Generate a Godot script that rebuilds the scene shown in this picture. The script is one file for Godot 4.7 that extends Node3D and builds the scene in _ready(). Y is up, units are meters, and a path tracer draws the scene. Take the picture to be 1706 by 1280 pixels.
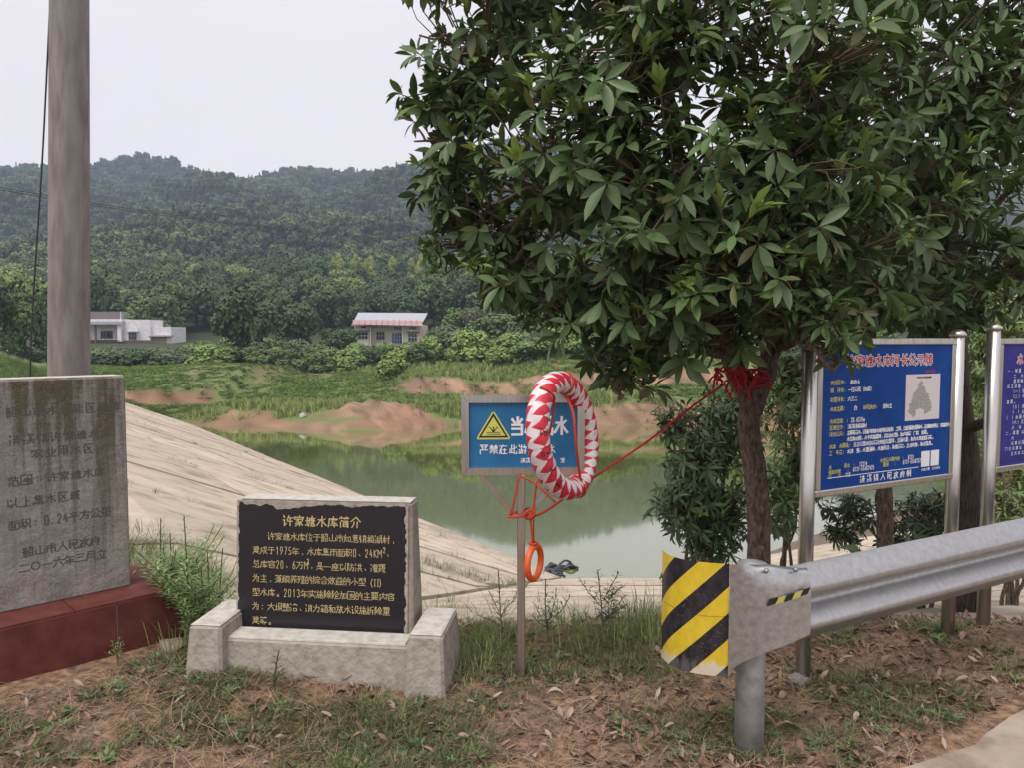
extends Node3D

# ---------------------------------------------------------------- view geometry (used to place things at their measured distance)
const EYE := Vector3(0, 1.65, 0)
const FOCAL := 1282.0
var tilt := atan2(75.0, 1282.0)
var rng := RandomNumberGenerator.new()
var noise_a := FastNoiseLite.new()
var noise_b := FastNoiseLite.new()
var M := {}
var used_names := {}

func at(u: float, v: float, d: float) -> Vector3:
	var a := (u - 853.0) / FOCAL
	var b := (640.0 - v) / FOCAL
	var dir := Vector3(a, b * cos(tilt) - sin(tilt), -b * sin(tilt) - cos(tilt))
	return EYE + dir * (d / -dir.z)

func rf(a: float, b: float) -> float:
	return rng.randf_range(a, b)

# ---------------------------------------------------------------- scene tree helpers
func numbered(called: String) -> String:
	var n: int = used_names.get(called, 0)
	used_names[called] = n + 1
	return called if n == 0 else "%s_%03d" % [called, n]

func tag(o: Node, label: String, category: String, group := "", kind := "") -> void:
	if label: o.set_meta("label", label)
	if category: o.set_meta("category", category)
	if group: o.set_meta("group", group)
	if kind: o.set_meta("kind", kind)

func thing(called: String, label: String, category: String, pos := Vector3.ZERO, yaw := 0.0, group := "") -> Node3D:
	var o := Node3D.new()
	o.name = numbered(called)
	add_child(o, true)
	o.position = pos
	o.rotation.y = yaw
	tag(o, label, category, group)
	return o

func put(mesh: Mesh, called: String, m: Material, parent: Node3D = null, xf := Transform3D()) -> MeshInstance3D:
	var o := MeshInstance3D.new()
	o.mesh = mesh
	o.material_override = m
	o.transform = xf
	if parent == null:
		o.name = numbered(called)
		add_child(o, true)
	else:
		var key := "%d/%s" % [parent.get_instance_id(), called]
		var n: int = used_names.get(key, 0)
		used_names[key] = n + 1
		o.name = called if n == 0 else "%s_%03d" % [called, n]
		parent.add_child(o, true)
	return o

func part(st: SurfaceTool, called: String, m: Material, parent: Node3D = null, xf := Transform3D()) -> MeshInstance3D:
	st.generate_normals()
	return put(st.commit(), called, m, parent, xf)

func world_part(st: SurfaceTool, called: String, m: Material, root: Node3D) -> MeshInstance3D:
	return part(st, called, m, root, root.transform.affine_inverse())

func structure(o: Node, label: String) -> void:
	tag(o, label, "", "", "structure")

func copy(o: Node3D, label := "") -> Node3D:
	var c: Node3D = o.duplicate()
	c.name = numbered(String(o.name).rstrip("0123456789").trim_suffix("_"))
	add_child(c, true)
	if label: c.set_meta("label", label)
	return c

# ---------------------------------------------------------------- mesh helpers (front faces run clockwise)
func mb(smooth := false) -> SurfaceTool:
	var st := SurfaceTool.new()
	st.begin(Mesh.PRIMITIVE_TRIANGLES)
	st.set_smooth_group(0 if smooth else -1)
	return st

func tri(st: SurfaceTool, a: Vector3, b: Vector3, c: Vector3) -> void:
	st.add_vertex(a); st.add_vertex(b); st.add_vertex(c)

func quad(st: SurfaceTool, a: Vector3, b: Vector3, c: Vector3, d: Vector3) -> void:
	tri(st, a, b, c); tri(st, a, c, d)

func oriented(st: SurfaceTool, pts: Array, out: Vector3) -> void:
	var n: Vector3 = (pts[1] - pts[0]).cross(pts[2] - pts[0])
	if n.dot(out) > 0: pts.reverse()
	for i in range(1, pts.size() - 1): tri(st, pts[0], pts[i], pts[i + 1])

func box(st: SurfaceTool, c: Vector3, s: Vector3, ch := 0.0, xf := Transform3D()) -> void:
	frustum(st, c, s, s, ch, xf)

# a box whose top (s1) and bottom (s0) differ in size; chamfered edges
func frustum(st: SurfaceTool, c: Vector3, s0: Vector3, s1: Vector3, ch := 0.0, xf := Transform3D(), shift := Vector3.ZERO) -> void:
	var P := func(x: float, y: float, z: float, ix: float, iy: float, iz: float) -> Vector3:
		var s := s1 if y > 0 else s0
		var p := Vector3(x * (s.x / 2 - ix), y * (s0.y / 2 - iy), z * (s.z / 2 - iz))
		if y > 0: p += shift
		return xf * (c + p)
	var h := ch
	var mid := xf * c
	for ax in 3:
		for sg in [-1.0, 1.0]:
			var f := []
			for k in [[-1.0, -1.0], [1.0, -1.0], [1.0, 1.0], [-1.0, 1.0]]:
				if ax == 0: f.append(P.call(sg, k[0], k[1], 0.0, h, h))
				elif ax == 1: f.append(P.call(k[0], sg, k[1], h, 0.0, h))
				else: f.append(P.call(k[0], k[1], sg, h, h, 0.0))
			oriented(st, f, (f[0] + f[2]) / 2 - mid)
	if h <= 0: return
	for a in [-1.0, 1.0]:
		for b in [-1.0, 1.0]:
			var e := [P.call(a, b, -1.0, 0.0, h, h), P.call(a, b, 1.0, 0.0, h, h), P.call(a, b, 1.0, h, 0.0, h), P.call(a, b, -1.0, h, 0.0, h)]
			oriented(st, e, (e[0] + e[2]) / 2 - mid)
			e = [P.call(a, -1.0, b, 0.0, h, h), P.call(a, 1.0, b, 0.0, h, h), P.call(a, 1.0, b, h, h, 0.0), P.call(a, -1.0, b, h, h, 0.0)]
			oriented(st, e, (e[0] + e[2]) / 2 - mid)
			e = [P.call(-1.0, a, b, h, 0.0, h), P.call(1.0, a, b, h, 0.0, h), P.call(1.0, a, b, h, h, 0.0), P.call(-1.0, a, b, h, h, 0.0)]
			oriented(st, e, (e[0] + e[2]) / 2 - mid)
			for d in [-1.0, 1.0]:
				e = [P.call(a, b, d, 0.0, h, h), P.call(a, b, d, h, 0.0, h), P.call(a, b, d, h, h, 0.0)]
				oriented(st, e, e[0] - mid)

func tube(st: SurfaceTool, pts: Array, r, sides := 8, cap := true) -> void:
	var n := pts.size()
	var rings := []
	var t0: Vector3 = (pts[1] - pts[0]).normalized()
	var side := t0.cross(Vector3.UP if absf(t0.y) < 0.9 else Vector3.RIGHT).normalized()
	for i in n:
		var t: Vector3 = (pts[mini(i + 1, n - 1)] - pts[maxi(i - 1, 0)]).normalized()
		side = (side - t * side.dot(t)).normalized()
		var up := t.cross(side)
		var rad: float = r[i] if r is Array else r
		var ring := []
		for k in sides:
			var a := TAU * k / sides
			ring.append(pts[i] + (side * cos(a) + up * sin(a)) * rad)
		rings.append(ring)
	for i in n - 1:
		for k in sides:
			var k2 := (k + 1) % sides
			quad(st, rings[i][k], rings[i][k2], rings[i + 1][k2], rings[i + 1][k])
	if cap:
		for k in range(1, sides - 1):
			tri(st, rings[0][0], rings[0][k + 1], rings[0][k])
			tri(st, rings[n - 1][0], rings[n - 1][k], rings[n - 1][k + 1])

func curve(pts: Array, steps := 6) -> Array:
	var out := []
	for i in pts.size() - 1:
		var a: Vector3 = pts[maxi(i - 1, 0)]
		var d: Vector3 = pts[mini(i + 2, pts.size() - 1)]
		for k in steps: out.append(pts[i].cubic_interpolate(pts[i + 1], a, d, float(k) / steps))
	out.append(pts[-1])
	return out

func disc(st: SurfaceTool, c: Vector3, x: Vector3, y: Vector3, n := 16) -> void:
	for k in n:
		var a := TAU * k / n
		var b := TAU * (k + 1) / n
		oriented(st, [c, c + x * cos(a) + y * sin(a), c + x * cos(b) + y * sin(b)], x.cross(y))

# ---------------------------------------------------------------- materials
func lin(r: float, g: float, b: float) -> Color:
	return Color(r, g, b).linear_to_srgb()

func mat(c: Color, rough := 0.8, metal := 0.0) -> StandardMaterial3D:
	var m := StandardMaterial3D.new()
	m.albedo_color = c
	m.roughness = rough
	m.metallic = metal
	return m

func noise_tex(freq: float, ramp: Array, sd: int, size := 256, kind := FastNoiseLite.TYPE_SIMPLEX_SMOOTH, octaves := 5) -> NoiseTexture2D:
	var n := FastNoiseLite.new()
	n.noise_type = kind
	n.frequency = freq
	n.seed = sd
	n.fractal_octaves = octaves
	n.fractal_gain = 0.6
	var t := NoiseTexture2D.new()
	t.width = size
	t.height = size
	t.seamless = true
	t.noise = n
	if ramp:
		var g := Gradient.new()
		g.offsets = PackedFloat32Array(range(ramp.size()).map(func(i): return 0.15 + 0.7 * i / (ramp.size() - 1.0)))
		g.colors = PackedColorArray(ramp)
		t.color_ramp = g
	return t

# a material of mottled colours (linear values), laid on without seams; relief in centimetres
func nmat(ramp: Array, per_metre: float, rough := 0.85, relief := 0.0, sd := 1, freq := 0.02, metal := 0.0, world := false) -> StandardMaterial3D:
	var m := mat(Color.WHITE, rough, metal)
	m.albedo_texture = noise_tex(freq, ramp.map(func(c): return c.linear_to_srgb()), sd)
	m.uv1_triplanar = true
	m.uv1_world_triplanar = world
	m.uv1_scale = Vector3.ONE * per_metre
	if relief > 0:
		m.heightmap_enabled = true
		m.heightmap_scale = relief
		m.heightmap_texture = noise_tex(freq * 2.0, [], sd + 7)
	return m

func leafmat(rough := 0.5, back := 0.12) -> StandardMaterial3D:
	var m := mat(Color.WHITE, rough)
	m.vertex_color_use_as_albedo = true
	if back > 0:
		m.backlight_enabled = true
		m.backlight = Color(back * 0.9, back, back * 0.5)
	m.cull_mode = BaseMaterial3D.CULL_DISABLED
	return m

func painted(im: Image, rough := 0.6) -> StandardMaterial3D:
	var m := mat(Color.WHITE, rough)
	im.generate_mipmaps()
	m.albedo_texture = ImageTexture.create_from_image(im)
	return m

func make_materials() -> void:
	M.soil = leafmat(0.95, 0.0)
	M.soil.albedo_texture = noise_tex(0.03, [Color(.5, .5, .5), Color(.78, .76, .75), Color(1, .98, .95)], 5, 512)
	M.soil.uv1_triplanar = true
	M.soil.uv1_world_triplanar = true
	M.soil.uv1_scale = Vector3.ONE * 0.9
	M.soil.heightmap_enabled = true
	M.soil.heightmap_scale = 1.0
	M.soil.heightmap_texture = noise_tex(0.03, [], 9, 512)
	M.far_soil = leafmat(0.95, 0.0)
	M.far_soil.albedo_texture = M.soil.albedo_texture
	M.far_soil.uv1_triplanar = true
	M.far_soil.uv1_world_triplanar = true
	M.far_soil.uv1_scale = Vector3.ONE * 0.12
	M.slab = []
	for k in 4:
		var t: float = 1.0 + [-.05, .03, -.1, .08][k]
		M.slab.append(nmat([Color(.23, .18, .13) * t, Color(.4, .325, .25) * t, Color(.49, .405, .32) * t, Color(.51, .425, .34) * t, Color(.56, .475, .39) * t], .3, .9, .6, 20 + k, .014, 0.0, true))
	M.road = nmat([Color(.22, .17, .13), Color(.33, .27, .215), Color(.38, .32, .26)], .5, .95, .8, 31, .02, 0, true)
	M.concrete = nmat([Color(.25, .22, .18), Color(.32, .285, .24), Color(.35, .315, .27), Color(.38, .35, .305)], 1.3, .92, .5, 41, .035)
	M.concrete_lit_top = nmat([Color(.38, .35, .31), Color(.5, .465, .42), Color(.56, .53, .48)], 2.2, .9, .3, 43, .02)  # for upward faces only: brightness of the overhead light put into the colour
	M.pole = nmat([Color(.15, .13, .125), Color(.22, .2, .19), Color(.27, .25, .24)], .6, .85, .2, 47, .02)
	M.pole.uv1_scale = Vector3(2.2, .35, 2.2)
	M.red_tile = nmat([Color(.11, .036, .031), Color(.135, .045, .039), Color(.155, .056, .048)], 1.5, .55, 0, 51)
	M.red_tile.metallic_specular = .16
	M.grout = mat(lin(.36, .27, .24), .9)
	M.granite = nmat([Color(.009, .008, .012), Color(.014, .013, .018), Color(.019, .017, .022)], 3, .3, 0, 53, .1)
	M.gold = nmat([Color(.36, .27, .11), Color(.5, .4, .19), Color(.56, .47, .27)], 9, .55, 0, 55, .05)
	M.engraving_shade = mat(lin(.095, .086, .072), .95)  # shade inside the cut letters, put into a darker stone colour
	M.steel = nmat([Color(.48, .46, .43), Color(.56, .54, .515), Color(.61, .59, .57)], 3, .28, 0, 57, .02, .95)
	M.steel.uv1_scale = Vector3(9, .6, 9)
	M.galvanised = nmat([Color(.33, .33, .335), Color(.41, .41, .415), Color(.48, .48, .485)], 2.0, .38, .05, 59, .05, .85)
	M.galv_post = nmat([Color(.22, .22, .2), Color(.33, .34, .34), Color(.4, .41, .41)], 1.2, .55, .05, 61, .03, .45)
	M.bolt = mat(lin(.3, .31, .33), .4, .7)
	M.sign_blue = nmat([Color(.008, .115, .27), Color(.01, .13, .3), Color(.012, .145, .32)], 2, .42, 0, 63, .01)
	M.board_blue = nmat([Color(.004, .042, .21), Color(.005, .05, .24), Color(.007, .057, .26)], 1.4, .6, 0, 65, .01)
	M.board_blue.metallic_specular = .28
	M.board_violet = nmat([Color(.028, .025, .17), Color(.034, .03, .2), Color(.04, .036, .22)], 1.4, .6, 0, 66, .01)
	M.board_violet.metallic_specular = .28
	M.ink_white = mat(lin(.74, .74, .76), .6)
	M.ink_pale = mat(lin(.52, .56, .66), .6)
	M.ink_yellow = mat(lin(.5, .46, .12), .6)
	M.ink_red = mat(lin(.42, .02, .03), .6)
	M.ink_black = mat(lin(.012, .012, .012), .6)
	M.sign_yellow = mat(lin(.56, .56, .12), .5)
	M.rope = nmat([Color(.42, .04, .02), Color(.6, .075, .035), Color(.66, .1, .05)], 30, .7, .3, 71, .06)
	M.red_cloth = mat(lin(.45, .012, .02), .8)
	M.orange = mat(lin(.68, .1, .02), .38)
	M.bark = nmat([Color(.06, .043, .032), Color(.165, .12, .088), Color(.28, .22, .165)], 2.5, .95, 2.5, 75, .03)
	M.bark.uv1_scale = Vector3(5, 1.6, 5)
	M.bark_dark = nmat([Color(.045, .034, .027), Color(.11, .083, .066), Color(.19, .15, .12)], 2.5, .95, 4.0, 77, .03)
	M.bark_dark.uv1_scale = Vector3(9, .8, 9)
	M.twig = mat(lin(.12, .085, .05), .9)
	M.leaf = leafmat(.5, .5)
	M.bush = leafmat(.55, .2)
	M.crown = leafmat(.75, .1)
	M.grass = leafmat(.7, .6)
	M.litter = leafmat(.8, .06)
	M.wire = mat(lin(.03, .035, .035), .6)
	M.wall_white = nmat([Color(.6, .57, .59), Color(.72, .69, .71), Color(.76, .73, .75)], .3, .9, 0, 81)
	M.wall_cream = nmat([Color(.48, .43, .33), Color(.56, .5, .4), Color(.6, .55, .45)], .3, .9, 0, 83)
	M.brown_plinth = nmat([Color(.1, .06, .05), Color(.15, .095, .08), Color(.18, .12, .1)], .8, .9, 0, 85)
	M.roof_grey = nmat([Color(.3, .3, .34), Color(.38, .38, .43), Color(.42, .42, .47)], .5, .7, 0, 87)
	M.roof_red = nmat([Color(.3, .17, .16), Color(.4, .24, .225), Color(.46, .3, .28)], .7, .7, 0, 88)
	M.tile_dark = nmat([Color(.06, .05, .055), Color(.11, .085, .085), Color(.15, .11, .11)], 1.4, .9, 0, 89, .05)
	M.door_tan = nmat([Color(.25, .19, .13), Color(.31, .24, .17), Color(.34, .27, .2)], .8, .8, 0, 90)
	M.glass_dark = mat(lin(.02, .026, .035), .12)
	M.glass_blue = mat(lin(.09, .13, .26), .15)
	M.frame_white = mat(lin(.55, .55, .57), .6)
	M.frame_dark = mat(lin(.05, .045, .06), .6)
	M.post_grey = mat(lin(.36, .35, .34), .85)
	M.rock = nmat([Color(.3, .27, .24), Color(.42, .39, .35), Color(.5, .47, .43)], 6, .9, .6, 91)
	M.debris = mat(lin(.035, .04, .05), .5)
	M.water = mat(lin(.13, .15, .042), .045)
	M.water.metallic_specular = 0.8
	M.water.clearcoat_enabled = true
	M.water.clearcoat = 1.0
	M.water.clearcoat_roughness = 0.04
	M.water.normal_enabled = true
	var wn := noise_tex(.03, [], 95, 512, FastNoiseLite.TYPE_SIMPLEX_SMOOTH, 3)
	wn.as_normal_map = true
	wn.bump_strength = 1.5
	M.water.normal_texture = wn
	M.water.normal_scale = 0.035
	M.water.uv1_triplanar = true
	M.water.uv1_world_triplanar = true
	M.water.uv1_scale = Vector3.ONE * .35

# ---------------------------------------------------------------- brush lettering: each sign is drawn from its strokes on a 10 x 10 grid, or from simpler signs set into a part of the square
const GLYPHS := {
	"一": "0595", "二": "1282 0898", "三": "1181 2474 0898", "人": "505309 5399", "大": "0393 505309 5499", "小": "5059 3407 6497",
	"水": "5059 134308 8254 5498", "永": "4061 2353 5359 154508 8355 5598", "山": "5058 1418 1898 9498", "口": "1118 118188 1888",
	"日": "1019 108089 1484 1989", "目": "1019 108089 1383 1686 1989", "月": "201609 208089 2383 2686", "田": "1119 118189 5159 1585 1989",
	"白": "5031 1219 128289 1585 1989", "土": "1484 5059 0999", "王": "1181 1585 5159 0999", "主": "4051 1282 1686 5259 0999",
	"正": "1191 5159 5595 2529 0999", "此": "3038 3454 1418 0858 9264 6069 6999 9997", "木": "0393 5059 5308 5398", "林": "木@0049 木@5099",
	"禾": "8011 5059 0393 5308 5398", "示": "1181 0494 5459 2608 7698", "宀": "5053 0409 049489", "广": "5052 1292 121509",
	"豕": "0090 5013 326559 5406 6509 9264 6498", "家": "宀@0093 豕@1389", "唐": "广@0099 337376 2494 3676 5257 口@3799", "塘": "土@0138 唐@3099",
	"车": "1181 4025 2585 5359 0797", "库": "广@0099 车@2299", "竹": "2005 1353 3365 7055 6393 7385", "门": "1021 0209 319199", "间": "门@0099 日@3388",
	"简": "竹@0093 间@1389", "介": "5004 5094 343619 6469", "讠": "2042 044449 4997", "午": "3004 2292 0595 5259", "许": "讠@0039 午@4099",
	"殳": "202204 20707393 158509 2699", "设": "讠@0039 殳@4099", "亻": "7004 4349", "立": "4052 1292 3447 7468 0999", "位": "亻@0039 立@3099",
	"于": "1181 0494 515938", "音": "立@0094 日@2589", "召": "10808473 5004 口@0599", "韶": "音@0049 召@5099", "市": "5051 0292 1418 148488 5259",
	"女": "501598 8309 0393", "如": "女@0049 口@5299", "心": "1508 33388986 4152 7295", "意": "音@1086 心@0699", "钅": "3005 2282 1575 4349 4986",
	"真": "0191 5052 目@2287 0797 3819 6899", "镇": "钅@0039 真@4099", "每": "3004 2191 332888 338379 0696", "梅": "木@0049 每@4099",
	"氵": "2052 0545 1966", "古": "0393 5055 口@1599", "湖": "氵@0029 古@2159 月@6099", "寸": "0393 706959 2546", "村": "木@0049 寸@4099",
	"廴": "0141144409 1699", "聿": "218184 0393 1585 0797 5059", "建": "廴@0099 聿@3088", "成": "1292 121609 154537 506599 8449 7081",
	"年": "3004 2292 2585 2527 0797 5259", "隹": "3004 2229 5062 2292 2585 2787 2999 6269", "集": "隹@1085 木@0699", "雨": "0191 5159 1319 139399 2434 2737 6474 6777",
	"面": "0191 4123 1319 139399 1999 3339 6369 3565 3767", "只": "口@1095 3609 6699", "积": "禾@0049 只@4099", "总": "2031 7061 口@1185 心@0699",
	"谷": "3012 6082 5205 5295 口@1599", "容": "宀@0093 谷@0299", "万": "0191 414409 44847958", "是": "日@2074 0595 5558 5787 2709 2799",
	"座": "广@0099 人@2246 人@5286 土@1499", "以": "111846 3143 807539 7699", "阝": "1019 106033756736", "方": "4051 0292 423609 35857958", "防": "阝@0039 方@3099",
	"共": "0292 3036 6066 0696 3719 6799", "洪": "氵@0029 共@3099", "雚": "0191 3032 6062 口@0234 口@5294 隹@1499", "灌": "氵@0029 雚@3099",
	"既": "0008 004045 0242 0545 0846 5090 5154 5494 707559 7479 7999", "溉": "氵@0029 既@2099", "为": "2032 03837958 504409 5566",
	"兼": "2031 7061 0191 237377 0595 2777 4149 6169 4709 6799", "厄": "1191 110609 337376 3338 3898 9896", "页": "0191 5122 1217 128287 545709 6799", "顾": "厄@0049 页@4099",
	"养": "3041 7061 1191 1383 0595 514508 5598 3629 6669", "歹": "0191 4105 338319 3546", "直": "0191 5052 目@2288 0999", "殖": "歹@0049 直@4099",
	"勺": "3005 22828869 4456", "的": "白@0049 勺@5099", "纟": "4013531766 0968", "宗": "宀@0093 示@0399", "综": "纟@0039 宗@3099", "合": "5004 5094 3474 口@1689",
	"交": "5051 0292 3305 6395 7409 2599", "攵": "3005 2292 7209 2499", "效": "交@0059 攵@5099", "放": "方@0059 攵@5099", "政": "正@0149 攵@4099",
	"皿": "1119 118189 3139 6169 0999", "益": "3041 7061 0292 3305 6395 皿@0599", "刂": "3036 8089 8968", "开": "0191 0494 313609 7179", "型": "开@0055 刂@6095 土@0599",
	"头": "2031 1344 505609 0595 6699", "实": "宀@0093 头@0299", "也": "04828666 4047 22299997", "施": "方@0049 6053 5292 也@4399",
	"余": "5004 5094 2373 0595 5359 3618 6698", "除": "阝@0039 余@3099", "佥": "5004 5094 3464 2538 4547 8567 0999", "险": "阝@0039 佥@3099",
	"力": "03837958 404409", "加": "力@0059 口@5299", "囗": "0009 009099 0999", "固": "囗@0099 古@2287", "要": "0090 1114 118184 1484 3034 6064 女@0499",
	"内": "1219 129298 505418 5477", "贝": "1017 108087 524619 5699", "坝": "土@0138 贝@4099", "束": "0191 1316 138386 1686 5059 5609 5699", "整": "束@0045 攵@5095 正@0499",
	"厶": "501383 6194", "台": "厶@0094 口@1599", "治": "氵@0029 台@3099", "肖": "5053 1133 8163 月@1389", "消": "氵@0029 肖@3099", "相": "木@0049 目@5099",
	"箱": "竹@0093 相@0399", "和": "禾@0059 口@5299", "扌": "0383 404927 0684", "斥": "8021 212509 2494 6469 5687", "拆": "扌@0039 斥@3099",
	"重": "8010 0191 2226 228286 2484 2686 5059 1787 0999", "寺": "土@0054 寸@0499", "等": "竹@0093 寺@0399", "青": "1181 2272 0494 5054 月@1489", "清": "氵@0029 青@3099",
	"奚": "8010 1132 4142 8162 533474 7445 0696 565709 5799", "溪": "氵@0029 奚@3099", "工": "1191 5159 0999", "功": "工@0248 力@4099", "匕": "8213 2028 2888 8886",
	"能": "厶@0043 月@0349 匕@5094 匕@5599", "区": "1090 1019 1999 3277 7327", "界": "田@1085 介@0499", "石": "0191 413508 口@2489",
	"卑": "5031 1115 118185 1383 1585 512508 0797 6659", "碑": "石@0149 卑@4099", "片": "202609 6063 2393 2666 6669", "牌": "片@0049 卑@4099",
	"农": "0204 029293 512608 3439 3966 8465 4499", "业": "3039 6069 1226 9376 0999", "用": "101609 108089 1383 1686 5059", "艹": "0595 3039 6069",
	"范": "艹@0093 氵@0339 448487 4449 4999 9997", "韦": "1282 0494 068688 5059", "围": "囗@0099 韦@2288", "上": "5059 5484 0999",
	"或": "0191 口@0246 0748 506799 8449 7081", "域": "土@0138 或@3099", "平": "1181 2344 7365 0595 5159", "公": "3004 6094 441888 6699",
	"里": "1015 108085 1282 1585 5059 1787 0999", "民": "1018 108083 1383 1837 0585 436999 9997", "付": "亻@0039 寸@3099", "府": "广@0099 付@1299",
	"六": "5052 0393 3509 6599", "〇": "316183866838161331", "当": "5053 1133 8163 148489 1686 1989", "弓": "107073 1373 1316 168689 8959 2747", "弱": "弓@0049 弓@5099",
	"溺": "氵@0029 弱@3099", "严": "0090 3034 6064 1133 8163 0595 050709", "禁": "林@0094 示@0499", "在": "0191 401509 2429 4585 6469 3999", "子": "1080 8054 545938 0595",
	"游": "氵@0029 方@2059 7063 6292 子@6399", "泳": "氵@0029 永@3099", "元": "2171 0494 343609 646999 9997", "玩": "王@0148 元@4099",
	"宣": "宀@0093 2373 日@2487 0999", "可": "0191 口@1357 7179 7959", "河": "氵@0029 可@3099", "长": "8043 0494 3039 3956 5499", "制": "2003 1252 0464 1518 155558 3039 刂@6099",
	"，": "4749", "、": "3648", "。": "2747492927", "：": "3334 3738", ".": "3839", "(": "704579", ")": "204529", "-": "2575", "·": "4546",
	"0": "306072776939272230", "1": "3250 5059", "2": "22306072732979", "3": "21306072547677693928", "4": "502686 6369", "5": "703024547677693928",
	"6": "6033262739697776643426", "7": "207049", "8": "3060723527396977342230", "9": "3966737260302223356573", "K": "2029 8024 2489", "M": "1910 1055 5590 9099",
	"m": "1419 1454 5459 5494 9499", "I": "3070 3979 5059",
}

func strokes(sign: String, lo: Vector2, hi: Vector2, into: Array) -> void:
	if not GLYPHS.has(sign): return
	for word in GLYPHS[sign].split(" "):
		if "@" in word:
			var b: PackedStringArray = word.split("@")
			var c := []
			for i in 4: c.append(float(b[1].substr(i, 1)) / 9.0)
			var size := hi - lo
			strokes(b[0], lo + size * Vector2(c[0], c[1]), lo + size * Vector2(c[2], c[3]), into)
		else:
			var line := PackedVector2Array()
			for i in word.length() / 2:
				line.append(lo + (hi - lo) * Vector2(float(word.substr(i * 2, 1)), float(word.substr(i * 2 + 1, 1))) / 9.0)
			into.append(line)

# lettering as flat strokes on the plane (o, x, y): o is the top left corner of the first sign
func write(st: SurfaceTool, text: String, o: Vector3, x: Vector3, y: Vector3, size: float, step: float, pen: float, squeeze := 1.0) -> float:
	var n := x.cross(y).normalized()
	var pos := 0.0
	var serial := 0
	for i in text.length():
		var sign := text.substr(i, 1)
		if sign == " ":
			pos += step * 0.5
			continue
		var narrow := sign.unicode_at(0) < 128
		var s := []
		var wide := size * squeeze * (0.56 if narrow else 1.0)
		strokes(sign, Vector2(pos, 0), Vector2(pos + wide, size), s)
		for line in s:
			for k in line.size() - 1:
				var a: Vector2 = line[k]
				var b: Vector2 = line[k + 1]
				var d := (b - a).normalized()
				a -= d * pen * 0.4
				b += d * pen * 0.4
				var w := Vector2(-d.y, d.x) * pen * 0.5 * (1.0 if absf(d.x) > absf(d.y) else 1.15)
				var lift := n * (0.00006 * (serial % 7))
				serial += 1
				var q := []
				for p in [a + w, b + w, b - w, a - w]: q.append(o + x * p.x - y * p.y + lift)
				oriented(st, q, n)
		pos += step * (0.56 if narrow else 1.0)
	return pos

# large lettering: every sign a piece of its own
func write_signs(parent: Node3D, m: Material, text: String, o: Vector3, x: Vector3, y: Vector3, size: float, step: float, pen: float, squeeze := 1.0, world := false) -> void:
	for i in text.length():
		var st := mb()
		write(st, text.substr(i, 1), o + x * (step * i), x, y, size, step, pen, squeeze)
		if world: world_part(st, "character", m, parent)
		else: part(st, "character", m, parent)

# ---------------------------------------------------------------- the lie of the land (zd is the distance in front of the eye, metres)
const WATER := -4.85

func sm(a: float, b: float, t: float) -> float:
	return smoothstep(a, b, t)

func near_bank(x: float, zd: float) -> float:
	var dam := 0.456 - 0.344 * x - 0.2358 * zd
	var shore := 20.5 + maxf(0.0, x - 4.5) * 0.85
	var bank := -(zd - 4.25) * 4.85 / (shore - 4.25)
	if zd < 4.25: bank = 0.0
	return minf(0.0, maxf(dam, bank))

func bump(x: float, zd: float, cx: float, cz: float, rx: float, rz: float) -> float:
	var q := pow((x - cx) / rx, 2) + pow((zd - cz) / rz, 2)
	return exp(-q)

func far_bank(x: float, zd: float) -> float:
	var shore := 57.0 + noise_a.get_noise_2d(x * 1.5, 40.0) * 3.0 - 2.6 * bump(x, 57, -10.5, 57, 4.5, 9) + 3.0 * sm(-3.0, 2.0, x) - 2.0 * sm(4, 9, x)
	if zd < shore: return maxf(WATER - (shore - zd) * 0.35, -7.0)
	var t := zd - shore
	var y := WATER + 0.35 * sm(0, 0.5, t) + 0.7 * sm(0, 4, t)
	y += 1.2 * sm(3, 18, t) + 0.6 * sm(15, 27, t) + 1.15 * sm(27, 45, t) + 1.35 * sm(45, 74, t)
	y += 3.7 * sm(74, 105, t) + 9.0 * sm(95, 168, t) + 5.0 * sm(150, 205, t)
	# the cut mound beside the dam, the spit of red earth, the scoured bank
	var edge := 62.5 + noise_a.get_noise_2d(x * 3.0, 7.0) * 1.2
	y += 1.25 * sm(edge, edge + 1.6, zd) * (1.0 - sm(-25.2, -23.6, x)) * (1.0 - 0.6 * sm(70, 88, zd))
	y += 0.75 * bump(x, zd, -28, 75, 7, 6) * (1.0 - sm(-24, -20, x))
	var gully := noise_b.get_noise_2d(x * 26.0 + zd * 14.0, zd * 7.0)
	y += (.6 + .4 * gully + .3 * noise_b.get_noise_2d(x * 60.0, zd * 60.0)) * bump(x, zd, -10.2, 58.2, 4.2, 2.6)
	var cut := 66.0 + noise_a.get_noise_2d(x * 4.0, 3.0) * 2.5
	var along := sm(-12.0, -8.5, x)
	y += along * .22 * gully * bump(0, zd, 0, cut + 1.5, 1, 2.2)
	y += along * (1.25 * sm(cut, cut + 2.6, zd) + 0.5 * sm(cut + 3, cut + 8, zd)) * (1.0 - 0.7 * sm(80, 100, zd))
	y += along * 0.9 * sm(57, 60, zd) * sm(-1, 3, x)
	return y

const RIDGE := 880.0

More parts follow.
